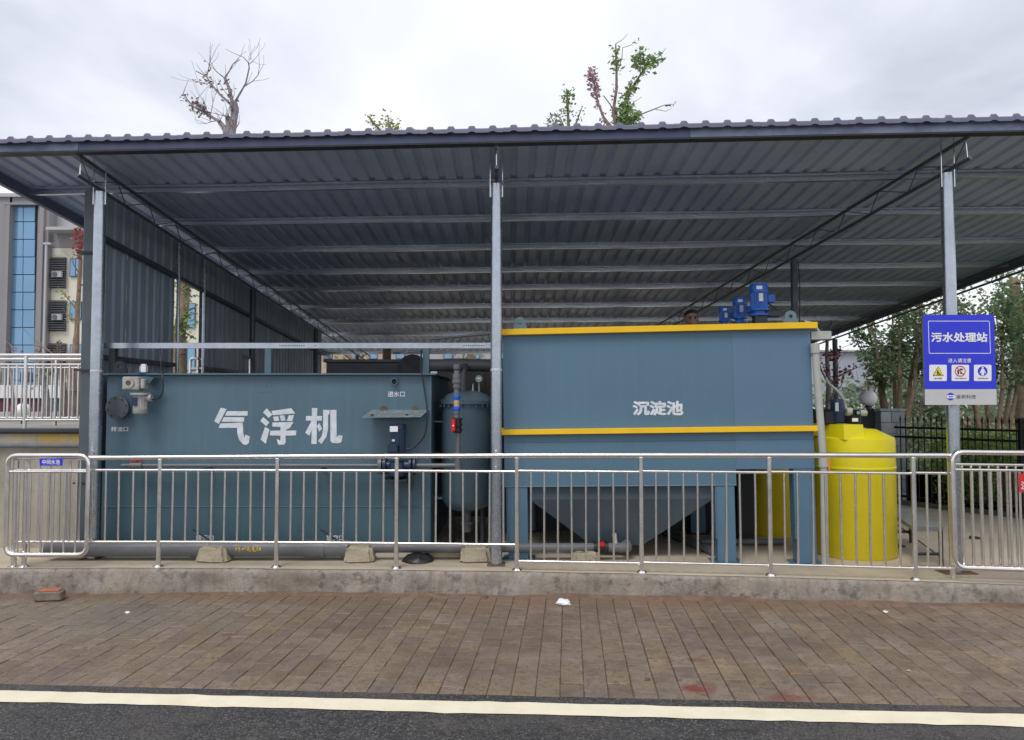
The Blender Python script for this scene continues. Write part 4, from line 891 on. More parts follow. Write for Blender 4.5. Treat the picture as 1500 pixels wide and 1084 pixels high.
dr = drum('large yellow plastic dosing drum beside the corner of the blue tank', 3.49, 7.72, .395, H1)
drum('second yellow dosing drum standing in the shade behind the legs of the blue tank', 3.02, 8.95, .33, 1.15, False)
YM = 7.55
dm = thing('dosing_pump', (at(1225, 622, YM).x, YM, at(1225,622,YM).z), 'small navy dosing pump motor with gauge, mounted on the yellow drum', 'pump')
a, b = at(1228, 584, YM), at(1228, 618, YM); M_ = Matrix.Identity(3)
body = MB().lathe([(.062, b.z), (.066, b.z+.02), (.066, a.z-.03), (.058, a.z-.008), (.035, a.z)], (at(1227,600,YM).x, YM, 0), 36, None, .05).build('motor_body', motord, dm)
p_ = at(1226, 595, YM-.07); MB().box((p_.x-.016, YM-.072, p_.z-.05), (p_.x+.016, YM-.062, p_.z+.035)).build('nameplate', plate_m, body)
q = at(1242, 603, YM); cyl(MB(), (q.x-.02, YM, q.z), .042, 0, .05, 'X', 20).build('terminal_cover', pvcpale, body)
MB().bbox(tuple(at(1204, 622, YM+.02)-Vector((0,.05,0))), tuple(at(1222, 601, YM+.02)+Vector((0,.1,0))), .015).build('pump_head', blkp, dm)
MB().bbox(tuple(at(1246, 622, YM)-Vector((0,.04,0))), tuple(at(1259, 600, YM)+Vector((0,.09,0))), .012).build('pump_block', blkp, dm)
q = at(1256.5, 604.5, YM-.06); gq = cyl(MB(), (q.x, YM-.05, q.z), .022, 0, .02, 'Y', 16).build('dial', blkp, dm); cyl(MB(), (q.x, YM-.071, q.z), .017, 0, .002, 'Y', 16).build('dial_face', gaugef, gq)
MB().box(tuple(at(1248.5, 617.5, YM-.06)), tuple(at(1257, 612.5, YM-.06)+Vector((0,.004,0)))).build('label_sticker', signwhite, dm)
cyl(MB(), tuple(at(1263, 605, YM)), .03, -.03, .04, 'X', 14).build('outlet_cap', pvcpale, dm)
MB().tube(fillet([at(1209, 553, YM), at(1214, 562, YM), at(1233, 578, YM), at(1240, 600, YM)], .1), .014, 8).build('flexible_conduit', pvcpale, dm)
# bench
bn = thing('metal_bench', (4.0, 7.8, 0), 'low grey steel bench on thin legs beside the yellow drum', 'bench')
pA = at(1338, 772, 7.12); zt = pA.z; pB = at(1382, 772, 7.12)
dirb = (Vector(on_z(1308, 752, zt))-Vector(on_z(1338, 772, zt))); dirb.z = 0; Lb = 1.25; dirb.normalize()
qa, qb = Vector((pA.x, pA.y, zt)), Vector((pB.x, pB.y, zt)); qc, qd = qb+dirb*Lb, qa+dirb*Lb
MB().poly([qa, qb, qc, qd], (0,0,-.04)).build('seat', mat('bench_grey', (.17,.19,.195), .5), bn, smooth=False)
for k_, p in enumerate((qa, qb, qc, qd)):
    s = Vector((.02 if k_ in (0,3) else -.02, 0, 0))+dirb*(.03 if k_ < 2 else -.03)
    MB().tube([p+s-Vector((0,0,.03)), Vector(((p+s).x, (p+s).y, 0))], .021, 6).build('leg', dkpaint, bn)
for p, q in ((qa, qb), (qd, qc)): MB().tube([Vector((p.x+.02, p.y, .12)), Vector((q.x-.02, q.y, .12))], .016, 6).build('stretcher', dkpaint, bn)
MB().tube([Vector((qb.x-.02, qb.y, .08)), Vector((qd.x+.02, qd.y, .27))], .006, 6).build('brace', dkpaint, bn)
q = on_z(1318, 802); sh = thing('shoe', q, 'dark shoe lying under the grey bench', 'shoe')
def shoe(par, q, a):
    M = Matrix.Translation(q) @ Matrix.Rotation(a, 4, 'Z') @ Matrix.Scale(.55, 4)
    MB().add([M @ Vector(p) for p in [(-.12,-.04,0),(.12,-.045,0),(.12,.045,0),(-.12,.04,0),(-.12,-.035,.07),(.02,-.04,.06),(.11,-.03,.03),(.11,.03,.03),(.02,.04,.06),(-.12,.035,.07)]], [(0,1,2,3),(4,5,8,9),(5,6,7,8),(0,1,6,5,4),(3,2,7,8,9),(1,2,7,6),(0,3,9,4)]).build('upper', blkp, par)
    MB().box((-.125,-.047,0), (.125,.047,.012), M).build('sole', dkpaint, par)
shoe(sh, q, .4)
q = on_z(1430, 790); s2 = thing('shoe', q, 'dark shoe lying alone on the bare concrete near the black iron fence', 'shoe'); shoe(s2, q, -.1)

# ================================================================== BLUE SIGN ON THE COLUMN
YS = 6.70; PS = (Vector((0, YS, 0)), Vector((0, -1, 0)))
sg = lambda x, y: (1330+x/6.02, 440+y/6.02)
def SB(x0, y0, x1, y1): a = sg(x0, y0); b = sg(x1, y1); return (a[0], a[1], b[0], b[1])
c = at(*sg(450, 920), YS); sign = thing('station_sign', (c.x, YS, c.z), 'blue station sign with white characters and three pictograms fixed to the right column', 'sign')
Q = [at(*sg(*p), YS) for p in ((133,128),(757,125),(783,920),(150,922))]
MB().poly(Q, (0, .022, 0)).build('board', signback, sign, smooth=False)
polys_on([[(133,128),(757,125),(779,782),(148,784)]], sg, PS, sign, signblue, .001, 'blue_field'); polys_on([[(148,784.5),(779,782.5),(783,920),(150,922)]], sg, PS, sign, signgrey, .001, 'grey_field')
fr = [(178,183),(716,183),(726,467),(186,467)]; th = 4
def line(a, b, w_): d = Vector((b[0]-a[0], b[1]-a[1])); d.normalize(); n_ = Vector((-d.y, d.x))*w_/2; return [(a[0]+n_.x, a[1]+n_.y), (b[0]+n_.x, b[1]+n_.y), (b[0]-n_.x, b[1]-n_.y), (a[0]-n_.x, a[1]-n_.y)]
polys_on([line(fr[i], fr[(i+1) % 4], 5) for i in range(4)], sg, PS, sign, signwhite, .003, 'white_border')
text_on('污水处理站', SB(202, 282, 699, 368), PS, sign, signwhite, .034); text_on('进入请注意', SB(352, 511, 556, 549), PS, sign, signwhite, .009)
for i, (x0, x1) in enumerate(((186, 341), (383, 537), (580, 735))):
    r_ = 10; P = []
    for cx_, cy_, a_ in ((x1-r_, 568+r_, -90), (x1-r_, 711-r_, 0), (x0+r_, 711-r_, 90), (x0+r_, 568+r_, 180)):
        P += [(cx_+r_*math.cos(RAD(a_+k*22.5)), cy_+r_*math.sin(RAD(a_+k*22.5))) for k in range(5)]
    pn = polys_on([P], sg, PS, sign, signwhite, .003, 'pictogram_panel'); cx_ = (x0+x1)/2
    def pp_(polys, m, off, nm): return polys_on(polys, sg, PS, pn, m, off, nm)
    if i == 0:
        pp_([[(264,582),(313,665),(216,665)]], signblk, .0045, 'triangle_edge'); pp_([[(264,590),(306,661),(223,661)]], signyel, .006, 'triangle')
        pp_([ngon(258, 622, 6, 10), [(254,630),(264,627),(276,645),(290,652),(288,656),(270,650),(262,642)], [(248,652),(284,654),(284,657),(248,657)], [(250,632),(257,632),(262,650),(256,650)]], signblk, .0075, 'falling_figure')
        text_on('当心坑洞', SB(230, 681, 296, 694), PS, pn, signblk, .012, .0045)
    elif i == 1:
        pp_([[(430,620),(445,612),(450,650),(438,655)], [(452,600),(478,602),(484,616),(460,618)], ngon(466, 640, 9, 12)], signblk, .0045, 'figure')
        o_ = ngon(458, 624, 47, 32); i_ = ngon(458, 624, 40, 32); pp_([[o_[k], o_[(k+1) % 32], i_[(k+1) % 32], i_[k]] for k in range(32)]+[line((426, 592), (490, 656), 7)], signred, .006, 'prohibition_ring')
        text_on('非工作人员禁止入内', SB(412, 682, 512, 693), PS, pn, signblk, .006, .0045)
    else:
        pp_([ngon(656, 624, 43, 32)], signblue, .0045, 'disc')
        pp_([ngon(656, 594, 9, 14), [(646,604),(666,604),(684,640),(676,644),(668,628),(668,662),(644,662),(644,628),(636,644),(628,640)]], signwhite, .006, 'figure')
        text_on('必须穿防护服', SB(612, 682, 702, 693), PS, pn, signblk, .006, .0045)
lg = polys_on([ngon(375, 848, 33, 28)], sg, PS, sign, signblue, .003, 'emblem'); polys_on([[(346,836),(404,836),(408,842),(408,858),(402,864),(348,864),(342,856),(342,842)]], sg, PS, lg, signwhite, .0045, 'emblem_band')
polys_on([[(356,846),(366,842),(374,850),(382,842),(394,846),(392,856),(382,852),(374,858),(366,852),(358,856)]], sg, PS, lg, signblue, .006, 'emblem_mark')
text_on('呈帆科技', SB(425, 832, 598, 867), PS, sign, signblk, .0)
MB().box((4.0, YS+.023, 1.7), (4.16, YS+.05, 1.73)).build('clamp', plate_m, sign)

# ================================================================== PERSON behind the blue tank
PX, PY = at(1012, 468, 9.3).x, 9.3
wk = thing('work_platform', (PX, PY, 0), 'low steel work platform behind the blue settling tank', 'platform')
HZ = at(1012, 455, PY).z; FZ = HZ-1.72
MB().bbox((.1, PY-.25, FZ-.05), (PX+.55, PY+.4, FZ), .005).build('deck', dkpaint, wk); MB().box((.12, PY-.24, .0), (PX+.5, PY-.225, FZ-.051)).build('added_shade_panel', dkpaint, wk)  # front panel and extra deck length added to darken behind the tank legs
for a in (.16-PX, .48):
    for b in (-.19, .35): MB().box((PX+a-.03, PY+b-.03, 0), (PX+a+.03, PY+b+.03, FZ-.05)).build('leg', dkpaint, wk)
per = thing('person', (PX, PY, FZ), 'person with short black hair looking over the yellow rim of the blue tank', 'person')
def skinned(nm, verts, edges, radii, m, lvl=2):
    me = bpy.data.meshes.new(nm); me.from_pydata(verts, edges, []); o = bpy.data.objects.new(nm, me); col.objects.link(o)
    md = o.modifiers.new('skin', 'SKIN'); 
    if not me.skin_vertices: 
        bpy.context.view_layer.objects.active = o
        me.attributes
    sv = me.skin_vertices[0].data if me.skin_vertices else None
    if sv is None: return None
    for i, r_ in enumerate(radii): sv[i].radius = r_ if isinstance(r_, tuple) else (r_, r_)
    sv[0].use_root = True; o.modifiers.new('sub', 'SUBSURF').levels = lvl; o.modifiers['sub'].render_levels = lvl
    dg = bpy.context.evaluated_depsgraph_get(); dg.update()
    m2 = bpy.data.meshes.new_from_object(o.evaluated_get(dg)); bpy.data.objects.remove(o); m2.materials.clear(); m2.materials.append(m)
    m2.polygons.foreach_set('use_smooth', [True]*len(m2.polygons))
    o = bpy.data.objects.new(nm, m2); col.objects.link(o); o.parent = per; ROOTM[o] = ROOTM[per]; return o
V = [(0,0,.92),(0,0,1.12),(0,-.01,1.32),(0,-.01,1.42),(0,-.015,1.50),(0,-.02,1.60),
     (.19,0,1.39),(.25,.0,1.12),(.22,-.18,.98),(.20,-.26,.96),(-.19,0,1.39),(-.25,.0,1.12),(-.22,-.18,.98),(-.20,-.26,.96),
     (.10,0,.86),(.11,-.01,.48),(.11,.02,.09),(.12,-.12,.04),(-.10,0,.86),(-.11,-.01,.48),(-.11,.02,.09),(-.12,-.12,.04)]
Ed = [(0,1),(1,2),(2,3),(3,4),(4,5),(3,6),(6,7),(7,8),(8,9),(3,10),(10,11),(11,12),(12,13),(0,14),(14,15),(15,16),(16,17),(0,18),(18,19),(19,20),(20,21)]
Rd = [(.15,.11),(.14,.10),(.16,.11),(.10,.08),.055,.055,.06,.045,.033,.03,.06,.045,.033,.03,.085,.06,.042,.04,.085,.06,.042,.04]
try: skb = skinned('body', V, Ed, Rd, skin)
except Exception as ex_: skb = None; print('skin failed', ex_)
# head: lofted rings (height, half width, front, back) joined with the neck region
hd = MB(); seg = 28; z00 = 1.49
rings = [(.0,.045,.05,.05),(.02,.052,.085,.055),(.045,.058,.098,.07),(.075,.066,.095,.085),(.105,.072,.094,.095),(.125,.074,.088,.10),(.15,.076,.096,.102),(.175,.074,.094,.10),(.20,.066,.082,.09),(.217,.048,.06,.07),(.228,.02,.03,.035)]
for (z, hw, fr_, bk) in rings:
    for k_ in range(seg):
        a = 2*math.pi*k_/seg; s_n = math.sin(a); x = hw*math.cos(a); y_ = -(fr_ if s_n > 0 else bk)*s_n
        if s_n > .96 and .05 < z < .13: y_ -= .024*(1-abs(z-.075)/.055)*(1 if z < .11 else .5)
        if .6 < s_n < .96 and abs(z-.125) < .01: y_ += .010
        hd.v.append(Vector((PX+x, PY-.02+y_, FZ+z00+z)))
for i in range(len(rings)-1):
    for k_ in range(seg): hd.f.append((i*seg+k_, i*seg+(k_+1) % seg, (i+1)*seg+(k_+1) % seg, (i+1)*seg+k_))
hd.f += [tuple(range(seg)), tuple(range((len(rings)-1)*seg, len(rings)*seg))]
for s in (-1, 1): hd.lathe([(.010, -.012), (.026, -.008), (.030, 0), (.022, .010)], (PX+s*.076, PY-.01, FZ+z00+.115), 12, Matrix.Rotation(s*math.pi/2, 3, 'Y'))
hd = hd.build('head', skin, per, ang=80)
hr = MB(); rg = [(.095,.078,-.02,.104),(.125,.080,-.005,.110),(.155,.083,.04,.112),(.18,.081,.088,.109),(.205,.073,.090,.098),(.225,.054,.068,.078),(.237,.022,.032,.036)]
for (z, hw, fr_, bk) in rg:
    for k_ in range(seg):
        a = 2*math.pi*k_/seg; s_n = math.sin(a); hr.v.append(Vector((PX+hw*math.cos(a), PY-.02-(fr_ if s_n > 0 else bk)*s_n, FZ+z00+z+random.gauss(0,.0015))))
for i in range(len(rg)-1):
    for k_ in range(seg): hr.f.append((i*seg+k_, i*seg+(k_+1) % seg, (i+1)*seg+(k_+1) % seg, (i+1)*seg+k_))
hr.f += [tuple(range(seg)), tuple(range((len(rg)-1)*seg, len(rg)*seg))]; hr.build('hair', hairm, per, ang=80)
for s in (-1, 1):
    MB().lathe([(.004,-.010),(.012,-.006),(.014,0),(.012,.006),(.004,.010)], (PX+s*.031, PY-.099, FZ+z00+.124), 12, Matrix.Rotation(math.pi/2, 3, 'X')).build('eye', hairm, hd)
    MB().box((PX+s*.031-.019, PY-.119, FZ+z00+.141), (PX+s*.031+.019, PY-.105, FZ+z00+.148)).build('eyebrow', hairm, hd)
MB().box((PX-.024, PY-.121, FZ+z00+.038), (PX+.024, PY-.11, FZ+z00+.044)).build('mouth', mat('lips', (.28,.12,.10), .5), hd)
try:
    skinned('shirt', [V[i] for i in (0,1,2,3,6,7,10,11)], [(0,1),(1,2),(2,3),(3,4),(4,5),(3,6),(6,7)], [(.17,.13),(.16,.12),(.18,.13),(.11,.09),.075,.06,.075,.06], shirt)
    skinned('trousers', [V[i] for i in (0,14,15,16,18,19,20)], [(0,1),(1,2),(2,3),(0,4),(4,5),(5,6)], [(.17,.13),.10,.08,.065,.10,.08,.065], trou)
    for s in (0, 1): pass
except Exception as ex_: print('cloth failed', ex_)

# ================================================================== RIGHT SIDE: iron fence, pillar, lamp, hedge, trees
fA, fB = Vector((5.82, 11.45, 0)), Vector((8.1, 8.05, 0)); fd = (fB-fA); fL = fd.length; fd.normalize()
fence = thing('iron_fence', fA, 'black iron picket fence with spear tops beyond the yellow drum', 'fence')
for Z in (1.16, 1.02, .13): MB().tube([fA+Vector((0,0,Z)), fB+Vector((0,0,Z))], .017, 6).build('rail', ironm, fence)
pk = MB().tube([(0,0,.06),(0,0,1.26)], .0095, 6); pk.lathe([(.010, 1.26), (.017, 1.28), (.002, 1.35)], (0,0,0), 6); pk = pk.mesh('picket'); pk.materials.append(ironm)
n = int(fL/.088)
for i in range(1, n):
    p = fA+fd*(i*.088); inst('picket', pk, fence, p, (random.gauss(0,.006), random.gauss(0,.006), 0))
for t_ in (.42, .98): p = fA+fd*fL*t_; MB().bbox((p.x-.03, p.y-.03, 0), (p.x+.03, p.y+.03, 1.33), .004).build('post', ironm, fence)
nn = Vector((fd.y, -fd.x, 0))*-1; bs = MB().hexa([fA-nn*.06, fB-nn*.06, fB+nn*.06, fA+nn*.06]+[p+Vector((0,0,.06)) for p in (fA-nn*.06, fB-nn*.06, fB+nn*.06, fA+nn*.06)]).build('plinth', mat('fence_plinth', (.10,.10,.10), .8), fence, smooth=False)
pil = thing('block_pillar', (5.88, 11.7, 0), 'grey block pillar at the end of the black iron fence', 'pillar')
MB().box((5.67, 11.555, 0), (6.015, 11.895, 1.40)).build('core', mortar, pil)
for r_ in range(8):
    z0 = .005+r_*.175; sp_ = 5.82 if r_ % 2 else 5.90
    for a, b in ((5.66, sp_-.004), (sp_+.004, 6.025)): MB().bbox((a, 11.54, z0), (b, 11.91, z0+.168), .006).build('block', blockg, pil)
MB().bbox((5.64, 11.52, 1.405), (6.045, 11.93, 1.44), .006).build('cap', blockg, pil)
scr = thing('screen_wall', (5.4, 12.6, 0), 'dark panel wall running back from the grey block pillar', 'wall'); MB().bbox((5.30, 11.93, 0), (5.40, 14.2, 1.42), .006).build('panel', screenm, scr); MB().bbox((5.35, 11.72, 0), (5.655, 11.92, 1.42), .006).build('end_panel', screenm, scr)
def globe(label, X, Y, Z, r_, post_from):
    l = thing('globe_lamp', (X, Y, post_from), label, 'lamp')
    MB().lathe([(r_*math.sin(max(.03, a)), -r_*math.cos(a)*.93) for a in [math.pi*i/14 for i in range(1, 14)]], (X, Y, Z), 28).build('globe', globem, l, ang=80)
    MB().lathe([(r_*.42, Z-r_*1.12), (r_*.42, Z-r_*.9)], (X, Y, 0), 16).build('collar', blkp, l)
    MB().tube([(X, Y, post_from), (X, Y, Z-r_)], .03 if post_from > 1 else .04, 10).build('stem', blkp, l); return l
q = at(1288.5, 583, 11.7); globe('white globe lamp beside the top of the grey block pillar', min(q.x, 5.60), 11.82, q.z, .135, 1.421)
q = at(34, 600, 12.0); globe('white globe lamp standing on the terrace behind the railings', q.x, 12.0, q.z, .11, 1.2)

# ---------------------------------------------------------------- foliage tools
def leaf_mesh(mb, pts, size, rng_, droop=.3):
    for p in pts:
        s = size*rng_.uniform(.6, 1.25); a = rng_.uniform(0, 2*math.pi); el = rng_.uniform(-.9, .6)
        d = Vector((math.cos(a)*math.cos(el), math.sin(a)*math.cos(el), math.sin(el)))
        sd_ = d.cross(Vector((rng_.gauss(0,1), rng_.gauss(0,1), rng_.gauss(0,1)))); 
        if sd_.length < .01: continue
        sd_.normalize(); nn_ = d.cross(sd_)
        b = len(mb.v); mb.v += [p, p+d*s*.5+sd_*s*.30+nn_*s*.06, p+d*s, p+d*s*.5-sd_*s*.30+nn_*s*.06]; mb.f += [(b, b+1, b+2), (b, b+2, b+3)]
def raw_build(mb, name, m, parent):
    Mi = ROOTM[parent].inverted(); me = bpy.data.meshes.new(name); me.from_pydata([tuple(Mi @ v) for v in mb.v], [], mb.f); me.materials.append(m)
    o = bpy.data.objects.new(name, me); col.objects.link(o); o.parent = parent; ROOTM[o] = ROOTM[parent]; return o
def along(pl, n, r_, rng_, t0=0., t1=1.):
    L = [0]
    for i in range(len(pl)-1): L.append(L[-1]+(pl[i+1]-pl[i]).length)
    res = []
    for _ in range(n):
        s = L[-1]*(t0+(t1-t0)*rng_.random()); i = 0
        while i < len(L)-2 and L[i+1] < s: i += 1
        f = (s-L[i])/max(1e-6, L[i+1]-L[i]); p = pl[i].lerp(pl[i+1], f)
        v = Vector((rng_.gauss(0,1), rng_.gauss(0,1), rng_.gauss(0,1))).normalized()*r_*rng_.random()**.5
        res.append(p+v)
    return res
def px_tree(name, label, Y, base_px, ground, limbs, leafs, bm, seed, group=None, twigs=0, tr=.13):
    """limbs: ([(px,py),..], r0, r1); leafs: (limb index, t0, t1, n, spread, size, material)"""
    rg_ = random.Random(seed); b = at(*base_px, Y); t = thing(name, (b.x, Y, ground), label, 'tree', group)
    mb = MB(); mb.tube([(b.x, Y, ground), (b.x+.03, Y, (ground+b.z)/2), b], [tr*1.3, tr*1.1, tr], 10)
    P = []
    for k, (pp, r0, r1) in enumerate(limbs):
        s = rg_.choice((-1, 1))*rg_.uniform(.1, .4); n_ = len(pp)
        pl = [at(x, y, Y+s*i*.25) for i, (x, y) in enumerate(pp)]; P.append(pl)
        mb.tube(pl, [r0+(r1-r0)*i/(n_-1) for i in range(n_)], 7)
        for _ in range(twigs):
            i = rg_.randrange(1, n_); q = pl[i]; d = (pl[i]-pl[i-1]).normalized()+Vector((rg_.gauss(0,.6), rg_.gauss(0,.5), rg_.gauss(.2,.4))); d.normalize()
            q2 = q+d*rg_.uniform(.2,.45); q3 = q2+(d+Vector((rg_.gauss(0,.4),0,.3))).normalized()*rg_.uniform(.15,.35); mb.tube([q, q2, q3], [min(r1, .014), min(r1, .012)*.6, .004], 5)
    mb.build('trunk', bm, t, ang=60)
    bym = {}
    for (k, t0, t1, n, sp_, sz, m) in leafs: leaf_mesh(bym.setdefault(m, MB()), along(P[k], int(n*1.05), sp_, rg_, t0, t1), sz*.88, rg_)
    for m, mb in bym.items(): raw_build(mb, 'crown', m, t)
    return t
px_tree('bare_tree', 'nearly bare pollarded tree with few dry leaves rising above the roof edge', 20, (338, 232), -.6,
  [([(338,230),(341,196),(344,176),(347,160),(345,150)], .09, .05), ([(338,230),(332,198),(328,186),(321,178)], .09, .055), ([(338,230),(336,196),(335,183),(334,172)], .08, .075), ([(334,172),(330,170)], .06, .03), ([(342,180),(341,165),(340,148),(336,130),(329,114)], .07, .035),
   ([(337,152),(322,138),(308,122),(303,112),(287,104)], .035, .014), ([(303,112),(306,98),(308,90)], .015, .007), ([(329,114),(316,104),(308,90)], .018, .007), ([(329,114),(336,104),(341,94),(352,87)], .022, .009),
   ([(344,150),(352,136),(360,122),(365,100),(364,92),(357,84)], .03, .010), ([(364,95),(370,90),(377,82)], .012, .006), ([(359,126),(370,119),(378,110),(380,97)], .014, .007), ([(366,88),(368,80)], .01, .005), ([(322,178),(308,170),(294,162),(282,155),(268,138)], .045, .012),
   ([(300,168),(294,155),(288,146)], .02, .008), ([(306,172),(300,152),(297,142)], .014, .005), ([(322,176),(310,178),(302,181)], .016, .008), ([(308,170),(312,150),(310,136)], .014, .005), ([(303,123),(290,120),(285,122)], .012, .006)],
  [(13, .3, 1, 70, .16, .12, lf_b), (14, 0, 1, 40, .15, .12, lf_b), (15, 0, .6, 24, .12, .12, lf_b), (4, .3, 1, 40, .13, .12, lf_b), (5, .2, .9, 34, .14, .12, lf_b), (0, .6, 1, 20, .14, .13, lf_b), (6, .0, 1, 8, .1, .1, lf_b), (18, 0, 1, 12, .1, .1, lf_b)], barkg, 1, None, 3, .13)
px_tree('low_tree', 'small pale yellow-green treetop just peeking over the roof edge', 21, (568, 205), -.6,
  [([(566,205),(556,190),(546,178),(541,170)], .05, .012), ([(568,205),(570,188),(568,168)], .05, .012), ([(570,205),(580,192),(584,184)], .04, .012), ([(570,205),(596,196),(604,188)], .03, .01)],
  [(0, .2, 1, 80, .17, .13, lf_y), (1, .1, 1, 90, .2, .13, lf_y), (2, .1, 1, 80, .2, .13, lf_y), (3, .5, 1, 30, .12, .12, lf_y)], bark, 2, None, 0, .1)
px_tree('slim_tree', 'slender sparse green treetop with three shoots over the roof edge', 21, (834, 200), -.6,
  [([(834,200),(832,170),(831,150),(830,130)], .05, .02), ([(834,196),(845,178),(852,158)], .035, .012), ([(830,196),(822,175),(812,165)], .02, .01), ([(818,200),(812,180),(806,170)], .02, .01), ([(812,186),(795,180)], .012, .006)],
  [(0, .55, 1, 95, .22, .14, lf_g), (0, .2, .6, 25, .18, .13, lf_g), (1, .4, 1, 24, .16, .12, lf_g), (2, .1, 1, 24, .16, .13, lf_g), (3, .1, 1, 95, .26, .14, lf_f)], bark, 3, None, 0, .1)
px_tree('leafy_tree', 'taller leafy tree with green and purple shoots rising above the roof edge', 19, (908, 198), -.6,
  [([(905,196),(898,165),(903,130),(903,100),(902,80),(902,64)], .05, .016), ([(902,64),(912,58),(919,50)], .01, .005), ([(905,104),(911,85),(912,70),(925,66),(931,58)], .014, .005), ([(898,190),(884,172),(875,148),(870,120),(862,98)], .045, .014),
   ([(910,190),(914,160),(918,140),(928,125),(941,105),(951,92)], .05, .018), ([(938,108),(938,88),(937,68)], .016, .006), ([(951,92),(966,82),(976,70)], .014, .005), ([(912,186),(928,172),(940,167),(958,160),(973,154),(990,152)], .026, .006), ([(960,160),(975,163),(985,158)], .009, .004), ([(904,170),(893,152),(884,140)], .02, .012), ([(915,165),(928,150),(940,142)], .014, .005)],
  [(0, .72, .95, 60, .15, .15, lf_g), (0, .1, .6, 34, .10, .12, lf_b), (3, .55, .95, 150, .15, .14, lf_p), (3, .0, .5, 40, .12, .13, lf_p), (4, .02, .36, 230, .20, .15, lf_g), (4, .42, .72, 110, .15, .15, lf_g), (5, .25, .85, 130, .24, .15, lf_g), (4, .9, 1, 60, .22, .15, lf_g), (6, 0, .35, 70, .20, .15, lf_g), (7, 0, .32, 240, .20, .15, lf_g), (7, .8, 1, 6, .1, .1, lf_b), (10, 0, .4, 50, .25, .15, lf_g), (9, 0, 1, 10, .06, .1, lf_b)], bark, 4, None, 0, .14)

def grow_tree(name, label, base, H, stems, spread, seed, lf, bmat, nleaf, lsize, cr0=.45, trunk_h=.12, group=None, lspread=.22, r0=.06):
    rg_ = random.Random(seed); t = thing(name, base, label, 'tree', group); base = Vector(base); mb = MB(); lm = MB()
    for i in range(stems):
        a = 2*math.pi*(i+rg_.random()*.5)/stems; sp_ = spread*rg_.uniform(.5, 1.0); h = H*rg_.uniform(.82, 1.0)
        pl = []; n_ = 8
        for k in range(n_+1):
            f = k/n_; o_ = sp_*(f**.8); w_ = .05*H*.15
            pl.append(base+Vector((math.cos(a)*o_+rg_.gauss(0,w_)*f, math.sin(a)*o_+rg_.gauss(0,w_)*f, h*f)))
        mb.tube(pl, [r0*(1-.85*k/n_) for k in range(n_+1)], 7)
        subs = [pl[int(n_*cr0*.6):]]
        for _ in range(6):
            k = rg_.randrange(int(n_*cr0*.7), n_); d = Vector((rg_.gauss(0,.6)+math.cos(a)*.3, rg_.gauss(0,.6)+math.sin(a)*.3, rg_.uniform(.5,1.2))).normalized()
            q = [pl[k], pl[k]+d*H*.10, pl[k]+(d+Vector((0,0,.4))).normalized()*H*rg_.uniform(.16,.26)]; mb.tube(q, [r0*.3, r0*.2, r0*.08], 5); subs.append(q)
        for s in subs: leaf_mesh(lm, along(s, int(nleaf/(stems*7)), lspread, rg_, .15 if s is not subs[0] else .25), lsize, rg_)
    mb.build('trunk', bmat, t, ang=60); raw_build(lm, 'crown', lf, t); return t
P = at(1312, 600, 18); grow_tree('myrtle_tree', 'multi-stemmed leafy tree behind the globe lamp pillar', (P.x, 18, -.1), 4.4, 6, 1.0, 11, lf_d, bark, 5200, .10, .85, r0=.085, lspread=.24)
P = at(1452, 600, 15.5); grow_tree('myrtle_tree', 'multi-stemmed leafy tree standing behind the blue sign and iron fence', (P.x, 15.5, -.1), 4.3, 6, 1.1, 12, lf_d, bark, 5200, .10, .80, r0=.065, lspread=.26)
P = at(1560, 600, 17); grow_tree('shade_tree', 'thick-trunked leafy tree at the far side of the iron fence gate', (P.x-.4, 17, -.1), 4.6, 6, 1.2, 13, lf_g, bark, 2600, .12, .5, r0=.07)
px_tree('stump_tree', 'lopped thick trunk with few green shoots behind the blue sign', 16.5, (1490, 470), -.1, [([(1490,475),(1488,440),(1487,418)], .10, .11), ([(1487,418),(1484,410)], .12, .10), ([(1488,430),(1478,405),(1470,380)], .02, .006), ([(1488,430),(1496,405),(1500,385)], .02, .006)], [(2, .2, 1, 60, .25, .11, lf_g), (3, .2, 1, 60, .25, .11, lf_g)], bark, 21, None, 0, .10)
px_tree('red_shrub_tree', 'thin reddish bare tree between the blue tank and the far grey building', 16, (1213, 600), -.1, [([(1213,600),(1214,560),(1211,520),(1212,490),(1218,470)], .06, .02), ([(1213,570),(1225,553),(1240,545),(1252,540)], .03, .008), ([(1213,560),(1204,545),(1200,530)], .025, .008), ([(1212,530),(1222,515),(1232,510)], .02, .006), ([(1220,605),(1216,590),(1222,575),(1232,566)], .03, .01)], [(1, .2, 1, 50, .16, .12, lf_r), (2, .2, 1, 30, .16, .12, lf_r), (3, .3, 1, 26, .16, .12, lf_r)], barkg, 22, None, 2, .07)
px_tree('red_shrub_tree', 'short red-stemmed sapling in front of the far grey building, left of the globe lamp', 18, (1275, 610), -.1, [([(1275,610),(1274,580),(1270,556)], .03, .008), ([(1274,585),(1282,570),(1284,556)], .02, .006), ([(1274,590),(1266,575)], .02, .006)], [(0, .3, 1, 20, .14, .1, lf_r), (1, .3, 1, 16, .14, .1, lf_r)], lf_r, 23, None, 1, .03)
